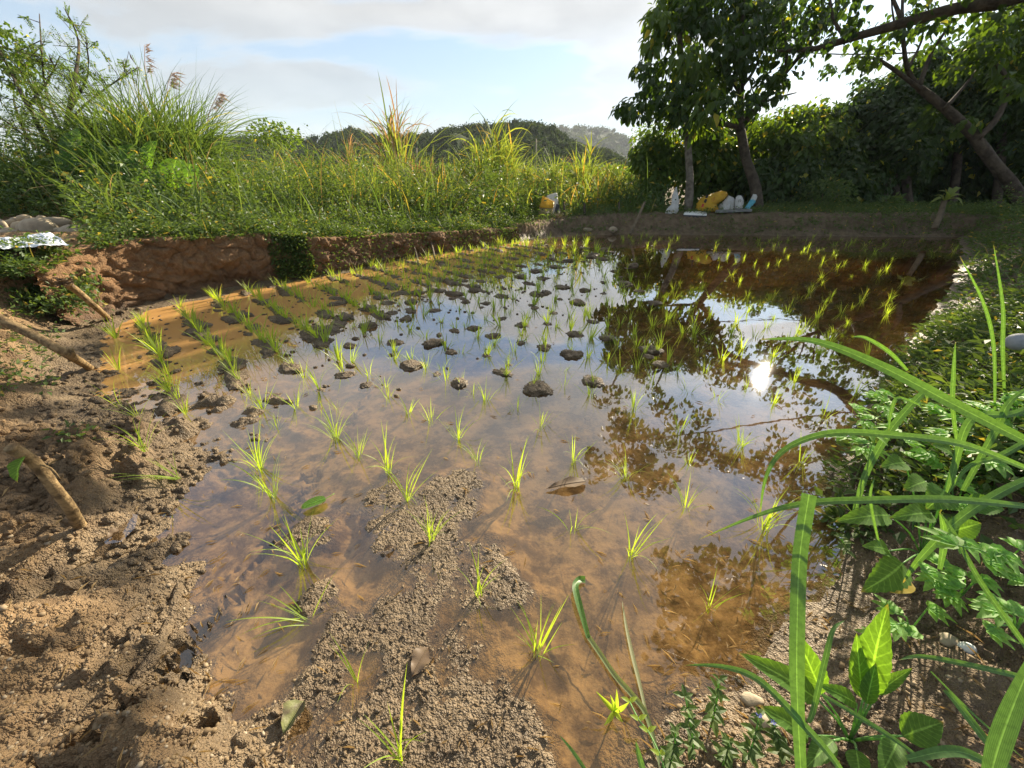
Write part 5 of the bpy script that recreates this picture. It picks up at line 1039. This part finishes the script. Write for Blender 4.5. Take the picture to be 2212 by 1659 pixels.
# ------------------------------------------------------------------ loose leaves, reeds and near plants
def flat_leaf(px0, py0, px1, py1, z, w, label, mat, curl=.3, shape='ovate', wave=.1, name='fallen_leaf', dz=.0, stalk=None):
    a = W(px0, py0, z); b = W(px1, py1, z+dz); root = thing(name, label, 'leaf', a); V, F = big_leaf(a, b, [0, 0, 1], w, 14, curl, wave, .03, .03, shape); part('leaf_blade', V, F, mat, root)
    m = [a+(b-a)*t+[0, 0, .002+.03*np.linalg.norm(b-a)*math.sin(math.pi*t)] for t in (0, .3, .6, .95)]; V, F = tube(([W(*stalk, z)] if stalk else [])+m, .0014, 5); part('midrib', V, F, mat, root)
flat_leaf(1266, 1040, 1180, 1056, .012, .062, 'curled brown dead leaf floating on the water', DEADLEAF, .15, wave=.05)
flat_leaf(703, 1078, 650, 1098, .016, .055, 'fresh bright green leaf lying on the edge of the mud shoal', BROAD, .12, 'heart', 0, stalk=(722, 1066))
flat_leaf(925, 1398, 890, 1462, .012, .06, 'crumpled grey-brown dead leaf pressed into the mud', DEADLEAF, .12, 'ovate', .08)
flat_leaf(655, 1515, 612, 1588, .014, .055, 'half-rotten green and brown leaf curled at the lower waterline', plain_mat('rotten_leaf', (.16, .17, .06), (.10, .075, .05), 30, .5, .4, 60, .4, .006), .5, 'ovate', .1)
flat_leaf(262, 1145, 232, 1165, .055, .035, 'small curled dry leaf in the pale puddle at left', DEADLEAF, .5, 'ovate', .1)
flat_leaf(830, 1190, 850, 1180, .012, .02, 'tiny pale shell-like leaf scrap on the mud shoal', DEADLEAF, .5)
def ribbon(P, width, fold=.25, blunt=False, ns=8, roll=0.0):
    P = np.asarray(P, float); n = len(P); Q = []
    for i in range(n-1):
        p0, p1, p2, p3 = P[max(i-1, 0)], P[i], P[i+1], P[min(i+2, n-1)]
        for t in np.linspace(0, 1, ns, endpoint=False): Q.append(0.5*((2*p1)+(-p0+p2)*t+(2*p0-5*p1+4*p2-p3)*t*t+(-p0+3*p1-3*p2+p3)*t**3))
    Q.append(P[-1]); Q = np.array(Q); T = norm(np.gradient(Q, axis=0)); m = len(Q); tt = np.linspace(0, 1, m); rows = []
    pr = np.minimum(.6+1.2*tt, 1)*(np.ones(m) if blunt else (1-np.clip((tt-.45)/.55, 0, 1)**2)*.98+.02)
    for k in range(m):
        vdir = norm(CAMP-Q[k]+np.array([roll, 0, .35])); s = norm(np.cross(T[k], vdir)); nn = norm(np.cross(s, T[k])); w = width*.5*pr[k]
        rows += [Q[k]-s*w+nn*w*fold, Q[k]-s*w*.12, Q[k]+s*w*.12, Q[k]+s*w+nn*w*fold]
    V = np.array(rows); f = [[k*4+q, k*4+q+1, (k+1)*4+q+1, (k+1)*4+q] for k in range(m-1) for q in range(3)]; return VA(V, np.tile([-1, -.12, .12, 1], m), np.repeat(tt, 4)*(.85 if blunt else 1)), np.array(f)
NG = leaf_mat('near_grass_leaf', (0.05, 0.125, 0.035), (0.085, 0.18, 0.05), 0.40, (2.1, 1.9, 0.5), 0.42, 0.4, mottle=.35, veins='parallel')
def clump_of(name, label, basepx, blist, cat='grass clump'):
    b = ground_at(*basepx); root = thing(name, label, cat, b)
    for pts, w in blist:
        D = np.mean([p[2] for p in pts]); V, F = ribbon([C(*p) for p in pts], w*.58*D/842); part('blade', V, F, NG, root)
    return root
clump_of('reed_clump', 'long broad grass blades arching in from the right picture edge', (2330, 1250), [
 ([(2330,1010,.95),(2200,945,.97),(2050,868,1.0),(1900,790,1.05),(1760,737,1.1),(1640,733,1.15)], 38), ([(2330,1060,.85),(2200,1005,.85),(2080,960,.85),(1950,942,.85),(1800,935,.88),(1700,968,.9),(1655,1030,.9),(1640,1130,.92)], 26),
 ([(2330,1110,.8),(2200,1092,.8),(2050,1079,.8),(1900,1080,.8),(1750,1086,.82),(1640,1112,.85),(1510,1165,.9)], 27), ([(2330,1010,1.0),(2212,1040,1.0),(2085,1112,1.0),(1991,1203,1.02),(1950,1260,1.04)], 30),
 ([(2330,1540,.75),(2240,1475,.8),(2100,1438,.82),(1990,1418,.85),(1940,1426,.85)], 20), ([(2330,1560,.78),(2240,1430,.8),(2120,1260,.85),(2060,1150,.88),(2028,1105,.9)], 17),
 ([(2330,930,1.1),(2240,945,1.1),(2160,985,1.1),(2090,1010,1.12),(2040,1080,1.15)], 20), ([(2330,820,1.2),(2200,890,1.2),(2126,897,1.2),(2086,924,1.2),(2053,1043,1.2),(2030,1110,1.2)], 26)])
clump_of('reed_clump', 'bent grass stalks standing among the right bank weeds', (2080, 1060), [
 ([(1845,1110,1.25),(1872,1020,1.25),(1921,933,1.25),(1975,868,1.25),(2000,847,1.25),(2002,870,1.25)], 24), ([(2068,960,1.3),(2058,880,1.3),(2060,800,1.3),(2064,738,1.3)], 13), ([(1985,875,1.2),(1940,860,1.2),(1925,890,1.2),(1920,930,1.2)], 12),
 ([(2170,860,1.6),(2166,752,1.6),(2166,659,1.6),(2146,527,1.6)], 11), ([(2149,890,1.5),(2146,745,1.5),(2122,649,1.5),(2073,553,1.5)], 10), ([(2080,1060,1.2),(2150,930,1.2),(2180,870,1.2),(2230,830,1.2)], 22), ([(2030,1230,1.0),(2040,1160,1.0),(2030,1105,1.0)], 20), ([(1960,800,1.5),(1920,760,1.5),(1870,730,1.5),(1840,728,1.5)], 14), ([(1900,1180,1.05),(1880,1080,1.05),(1890,1030,1.05)], 9)])
b = ground_at(1733, 1650); root = thing('cut_reed', 'upright grass blade with its tip cut off square, before the amber water', 'reed', b); V, F = ribbon([C(1733,1720,.70), C(1722,1500,.73), C(1722,1350,.74), C(1728,1200,.76), C(1748,1068,.78)], .0245, .2, True); part('blade', V, F, NG, root)
clump_of('reed_clump', 'grass blades arching left over the soil in the lower right corner', (1850, 1700), [([(1850,1720,.68),(1800,1640,.70),(1730,1560,.72),(1640,1470,.75),(1560,1440,.78),(1475,1437,.8)], 26), ([(1745,1560,.8),(1756,1537,.8),(1784,1419,.82),(1800,1360,.84),(1825,1340,.85)], 18), ([(1775,1500,.72),(1850,1545,.7),(1950,1610,.68),(2050,1690,.66)], 18), ([(2130,1720,.55),(2155,1620,.56),(2195,1510,.57),(2250,1380,.58)], 60),
 ([(2212,1700,.62),(2130,1600,.64),(2060,1510,.66),(2035,1490,.67)], 26), ([(1960,1640,.62),(2080,1625,.62),(2212,1700,.6)], 34), ([(2010,1450,.75),(2100,1540,.72),(2212,1640,.7)], 8)])
clump_of('reed_clump', 'two short grass tips rising at the bottom edge', (1380, 1690), [([(1290,1700,.72),(1262,1660,.73),(1235,1620,.74),(1208,1588,.75)], 13), ([(1400,1700,.7),(1385,1650,.71),(1373,1600,.72)], 22)], 'grass')
root = thing('fallen_reed', 'long broken reed lying bent in the shallow water', 'reed', W(1433, 1659, .01)); V, F = ribbon([W(q[0], q[1], .012) for q in ((1436,1690),(1398,1550),(1365,1500),(1328,1458),(1295,1410),(1271,1375))], .014, .3, True); part('stalk', V, F, leaf_mat('reed_stalk', (.20,.25,.12), (.14,.19,.09), .3), root)
V, F = ribbon([W(1271,1378,.012), W(1258,1330,.022), W(1247,1290,.026), W(1243,1265,.024), W(1252,1252,.016), W(1264,1252,.012)], .021, .35, True); part('bent_leaf', V, F, NG, root)
V, F = ribbon([W(q[0], q[1], .010) for q in ((1398,1550),(1380,1470),(1366,1414),(1352,1350),(1344,1298))], .011, .3); part('split_leaf', V, F, leaf_mat('faded_leaf', (.24,.27,.17), (.30,.32,.2), .3), root)
# broad-leaved plant in the sun
b = ground_at(1835, 1600); root = thing('broadleaf_plant', 'sunlit broad-leaved plant with glowing upright leaves in the lower right', 'plant', b)
for (x0, y0, d0), (x1, y1, d1), w in (((1878,1500,.86),(1918,1304,.80),74),((1864,1510,.86),(1850,1367,.82),46),((1770,1515,.84),(1595,1410,.80),62),((1775,1500,.87),(1708,1349,.86),60),((1892,1500,.86),(1972,1443,.84),30),((1850,1520,.84),(1765,1478,.82),42),((1950,1590,.84),(2038,1560,.82),74),((1745,1590,.83),(1640,1525,.80),60),((1872,1520,.83),(1892,1432,.81),38),((1940,1600,.8),(1900,1680,.76),56),((1800,1600,.8),(1740,1660,.76),50),((1850,1620,.78),(1860,1690,.74),50)):
    a = C(x0, y0, d0); e = C(x1, y1, d1); V, F = big_leaf(a, e, norm(CAMP-a)+np.array([random.gauss(0, .3), 0, .3]), w*.8*d0/842, 18, .16, .02, .06, .04, 'lance'); lf = part('leaf', V, F, BROAD, root)
    V, F = tube([b, (a+b)/2+[0, 0, .01], a], [.003, .0026, .002], 6); part('leaf_stalk', V, F, NG, root)
# nettle-like plant
b = ground_at(1990, 1200); root = thing('nettle_plant', 'plant with round toothed dull-green leaves at the right waterline', 'plant', b)
for (x0, y0), (x1, y1), w, D in (((1920,1113),(1803,1127),46,1.12),((2012,1109),(1920,1120),44,1.14),((1950,1217),(1860,1279),62,1.08),((1920,1190),(1862,1180),36,1.1),((2040,1060),(2000,1100),60,1.15),((2050,1150),(2120,1130),50,1.1),((2090,1090),(2170,1100),50,1.15),((2000,1040),(1950,1060),44,1.2),((1955,1000),(1900,1010),40,1.25),((2060,990),(2010,960),44,1.25)):
    a = C(x0, y0, D); e = C(x1, y1, D-.03); V, F = big_leaf(a, e, [random.gauss(0, .2), -.45, 1], w*D/842, 18, .10, .0, .10, .06, 'ovate'); part('leaf', V, F, BROAD, root); V, F = tube([b, (a+b)/2+[0, 0, .02], a], [.003, .0025, .002], 5); part('leaf_stalk', V, F, NG, root)
a = C(1968, 1257, 1.07); V, F = big_leaf(a, C(1922, 1280, 1.05), [0, -.4, 1], .04, 10, .1, .03, .05); part('leaf', V, F, leaf_mat('yellow_leaf', (.45, .33, .05), (.5, .4, .1), .4, (1.2, 1, .5)), root, label='withered yellow leaf')
# lobed-leaf herbs
def lobed(px, py, D, n, size, label):
    b = ground_at(px, py+40); root = thing('lobed_herb', label, 'herb', b, 'herbs with deeply lobed leaves on the right bank')
    for _ in range(n):
        c = C(px+random.gauss(0, 45), py+random.gauss(0, 28), D+random.gauss(0, .05)); A = Acc(); az = random.uniform(0, 6.28)
        for k in range(-2, 3):
            aa = az+k*.55; d = np.array([math.cos(aa), math.sin(aa), -.15]); A.add(*big_leaf(c, c+d*size*(1-.18*abs(k)), [0, 0, 1], size*.36, 6, .15, .04, .06, .1, 'lance'))
        V, F = A.get(); part('leaf', V, F, BROAD, root); V, F = tube([b, (b+c)/2+[0, 0, .03], c], [.0025, .002, .0015], 5); part('leaf_stalk', V, F, NG, root)
lobed(2060, 1265, 1.02, 9, .06, 'lobed-leaf herb directly above the round white stone'); lobed(2150, 1200, 1.05, 8, .07, 'lobed-leaf herb at the right edge above the white stone'); lobed(2190, 1330, .95, 6, .06, 'lobed-leaf herb at the right edge level with the white stone')
lobed(1960, 1330, .98, 5, .06, 'shaded lobed-leaf herb left of the round white stone'); lobed(2130, 1000, 1.35, 8, .08, 'lobed-leaf herb below the grey rock'); lobed(2190, 900, 1.5, 8, .08, 'lobed-leaf herb near the right edge under the long blades')
for i, od in enumerate(('nearest the water', 'second from the water', 'third from the water', 'fourth from the water', 'fourth from the right edge', 'third from the right edge', 'second from the right edge', 'nearest the right edge')):
    lobed(1885+i*43, random.uniform(870, 1110), random.uniform(1.3, 1.6), 8, .065, 'lobed-leaf herb among the right bank weeds, '+od)
# small whorled herbs
def whorl_herb(px, py, top, D, label, fl=False, mat=WEED):
    b = ground_at(px, py); t = C(*top, D); root = thing('small_herb', label, 'herb', b, 'small herbs at the lower right waterline'); V, F = tube([b, (b+t)/2+[.004, 0, 0], t], [.0022, .002, .0015], 5); part('stem', V, F, NG, root); A = Acc()
    for s in np.linspace(.2, 1, 6):
        c = b+(t-b)*s; n = 4; a = rng.uniform(0, 6.28)+np.arange(n)*1.257; L = .027*(1.25-.5*s)*rng.uniform(.7, 1.3, n); A.add(*leaves(np.tile(c, (n, 1)), np.stack([np.cos(a), np.sin(a), rng.normal(.35, .3, n)], 1), np.tile([0, 0, 1.], (n, 1)), L, L*.5, 'hex'))
    V, F = A.get(); part('leaf_whorls', V, F, mat, root, False)['kind'] = 'stuff'
    if fl: V, F = leaves(np.tile(t, (5, 1)), np.stack([np.cos(np.arange(5)*1.257), np.sin(np.arange(5)*1.257), np.full(5, .2)], 1), np.tile([0, 0, 1.], (5, 1)), .008, .007); part('flower', V, F, BLUEFL, root, False)
for i, (px, py, tp, lbl, fl) in enumerate(((1500,1640,(1480,1505),'small upright herb left of the broad-leaved plant, leftmost of three',False),(1535,1570,(1553,1468),'small upright herb left of the broad-leaved plant, middle of three',False),(1610,1650,(1640,1545),'small upright herb left of the broad-leaved plant, nearest to it',True),(1445,1659,(1460,1580),'tiny herb at the bottom edge right of the broken reed',False),(1830,1195,(1815,1160),'tiny blue-flowered herb at the right waterline',True),(1560,1655,(1575,1600),'low herb at the bottom edge before the dark wet stone',False),(1690,1640,(1670,1560),'low herb under the left leaf of the broad-leaved plant',True))):
    whorl_herb(px, py, tp, .86 if py > 1300 else 1.15, lbl, fl)
b = W(1324, 1546, 0); root = thing('water_seedling', 'bright four-leaved seedling standing in the water at the bottom right', 'seedling', b)
for tx, ty in ((1287,1493),(1332,1488),(1304,1568),(1360,1516),(1318,1500),(1345,1560)):
    e = C(tx, ty, np.dot(b-CAMP, FW)-.04); V, F = big_leaf(b+[0, 0, .025], e, [0, -.5, .8], .012, 8, .2, 0, .1, 0, 'lance'); part('leaf', V, F, RICE, root)
V, F = tube([b+[0, 0, -.03], b+[0, 0, .03]], .002, 5, sub=1); part('stem', V, F, NG, root)
pts = [W(1360,1516,.05), W(1380,1555,.06), W(1400,1580,.06), W(1425,1630,.07), W(1440,1680,.06)]; root = thing('trailing_vine', 'thin leafy trailing shoot beside the broken reed', 'vine', pts[-1]); V, F = tube(pts, .002, 5); part('stem', V, F, NG, root)
for p in pts[:-1]:
    for s in (-1, 1): V, F = big_leaf(p, p+np.array([s*.022, .008, .006]), [0, 0, 1], .011, 6, .1, 0, .1); part('leaf', V, F, RICE, root)
# puddle with pale film, root, mud shapes on the left
pz = W(258, 1140, .05); root_pts = [W(a, c, .052) for a, c in ((215,1150),(235,1120),(275,1108),(298,1112),(292,1140),(262,1170),(228,1176))]; V = np.array(root_pts+[np.mean(root_pts, axis=0)]); V[:, 2] = .052
mk_obj('puddle', mk_mesh('puddle', V, np.array([[7, i, (i+1) % 7] for i in range(7)]), WATER, False), kind='structure')
rp = [ground_at(a, c)+[0, 0, .006] for a, c in ((388,1268),(378,1310),(362,1360),(335,1420),(300,1490),(270,1560))]; root = thing('mud_covered_root', 'mud-covered root running down the left foreground bank', 'root', rp[0]); V, F = tube(rp, [.012, .015, .016, .017, .02, .022], 10, .14, sub=8); part('root', V, F, MUD, root)
def peb_left():
    p = W(random.uniform(-40, 620), random.uniform(1180, 1700), .08); return (p[0], p[1], tz(p[0], p[1])+.001)
def batch(px, py, n, zz):
    P = np.array([W(a, c, zz)[:2] for a, c in zip(rng.uniform(*px, n), rng.uniform(*py, n))]); z = terrain(P[:, 0], P[:, 1]); return [(x, y, h) for (x, y), h in zip(P, z) if h > -.004]
def peb(name, pts, s0, s1, mat, label):
    it = iter(pts); crumbs(len(pts), lambda: next(it), s0, s1, name, mat, label, .7)
peb('pebbles', batch((-40, 620), (1180, 1700), 2200, .08), .0022, .0065, PEBBLE, 'small pebbles scattered on the left foreground mud')
peb('soil_crumbs', batch((-40, 480), (640, 1180), 1500, .15), .006, .02, MUD, 'crumbs of earth on the left mud slope')
peb('shore_crumbs', batch((185, 330), (660, 980), 700, .02), .006, .024, MUD, 'wet crumbs of mud along the left waterline')
peb('bank_pebbles', batch((1450, 2260), (1150, 1700), 1100, .12), .0025, .007, PEBBLE, 'pebbles and crumbs on the right foreground soil')
peb('shoal_crumbs', batch((560, 1180), (960, 1680), 1300, .0), .0025, .007, MUD, 'fine crumbs of mud on the central shoal')
def bits(px, py, n, zz, l0, l1, w, mat, name, label):
    P = np.array([W(a, c, zz)[:2] for a, c in zip(rng.uniform(*px, n), rng.uniform(*py, n))]); z = np.maximum(terrain(P[:, 0], P[:, 1]), 0)+.004
    a = rng.uniform(0, 6.28, n); D = np.stack([np.cos(a), np.sin(a), rng.normal(0, .06, n)], 1); put_stuff(name, label, mat, leaves(np.column_stack([P, z]), D, np.tile([0, 0, 1.], (n, 1))+rng.normal(0, .2, (n, 3)), rng.uniform(l0, l1, n), w))
bits((250, 1750), (620, 1640), 420, 0, .012, .06, .0035, DRY0, 'straw_bits', 'bits of straw and dead blades floating on the paddy')
bits((-40, 600), (700, 1690), 320, .1, .012, .06, .004, DRY0, 'shore_litter', 'dry grass litter on the left shore mud')
bits((1450, 2260), (1000, 1690), 260, .15, .015, .06, .005, DRY0, 'bank_litter', 'dry leaf litter on the soil of the right bank')
# ------------------------------------------------------------------ air
HZ = bpy.data.materials.new('haze'); HZ.use_nodes = True; nt = HZ.node_tree; nt.nodes.clear(); o_ = nt.nodes.new('ShaderNodeOutputMaterial'); vp = nt.nodes.new('ShaderNodeVolumePrincipled'); vp.inputs['Color'].default_value = (0.86, 0.92, 1.0, 1); vp.inputs['Density'].default_value = 0.0004; vp.inputs['Anisotropy'].default_value = 0.0; nt.links.new(vp.outputs[0], o_.inputs['Volume'])
V = np.array([[x, y, z] for z in (-4., 85.) for y in (-320., 1600.) for x in (-1000., 1000.)]); F = np.array([[0, 2, 3, 1], [4, 5, 7, 6], [0, 1, 5, 4], [2, 6, 7, 3], [0, 4, 6, 2], [1, 3, 7, 5]])
mk_obj('haze', mk_mesh('haze', V, F, HZ, False), kind='stuff', label='thin moist haze in the air')
SC.cycles.volume_bounces = 0

# ------------------------------------------------------------------ pieces that sit on a part become that part's sub-parts
SUBP = {'midrib': ('leaf_blade',), 'printed_mark': ('body', 'folded_top'), 'plume': ('plume_stalk',), 'twig': ('shaft',), 'branch_stub': ('shaft',), 'dry_tuft': ('shaft',), 'wilted_leaf': ('shaft',), 'limb': ('trunk',), 'leaf_stalk': ('leaf',), 'leaf_tuft': ('stem',), 'crossarm': ('pole',), 'pipe_inside': ('pipe_wall',), 'bent_leaf': ('stalk',), 'split_leaf': ('stalk',), 'flower': ('stem',)}
stem_ = lambda n: n.split('.')[0]
tops = {}
for o in list(COL.objects):
    if o.parent is not None: tops.setdefault(o.parent.name, []).append(o)
for kids in tops.values():
    last = {}
    for o in kids:
        nm = stem_(o.name)
        if nm in SUBP:
            for p in SUBP[nm]:
                if p in last: o.parent = last[p]; break
        else: last[nm] = o
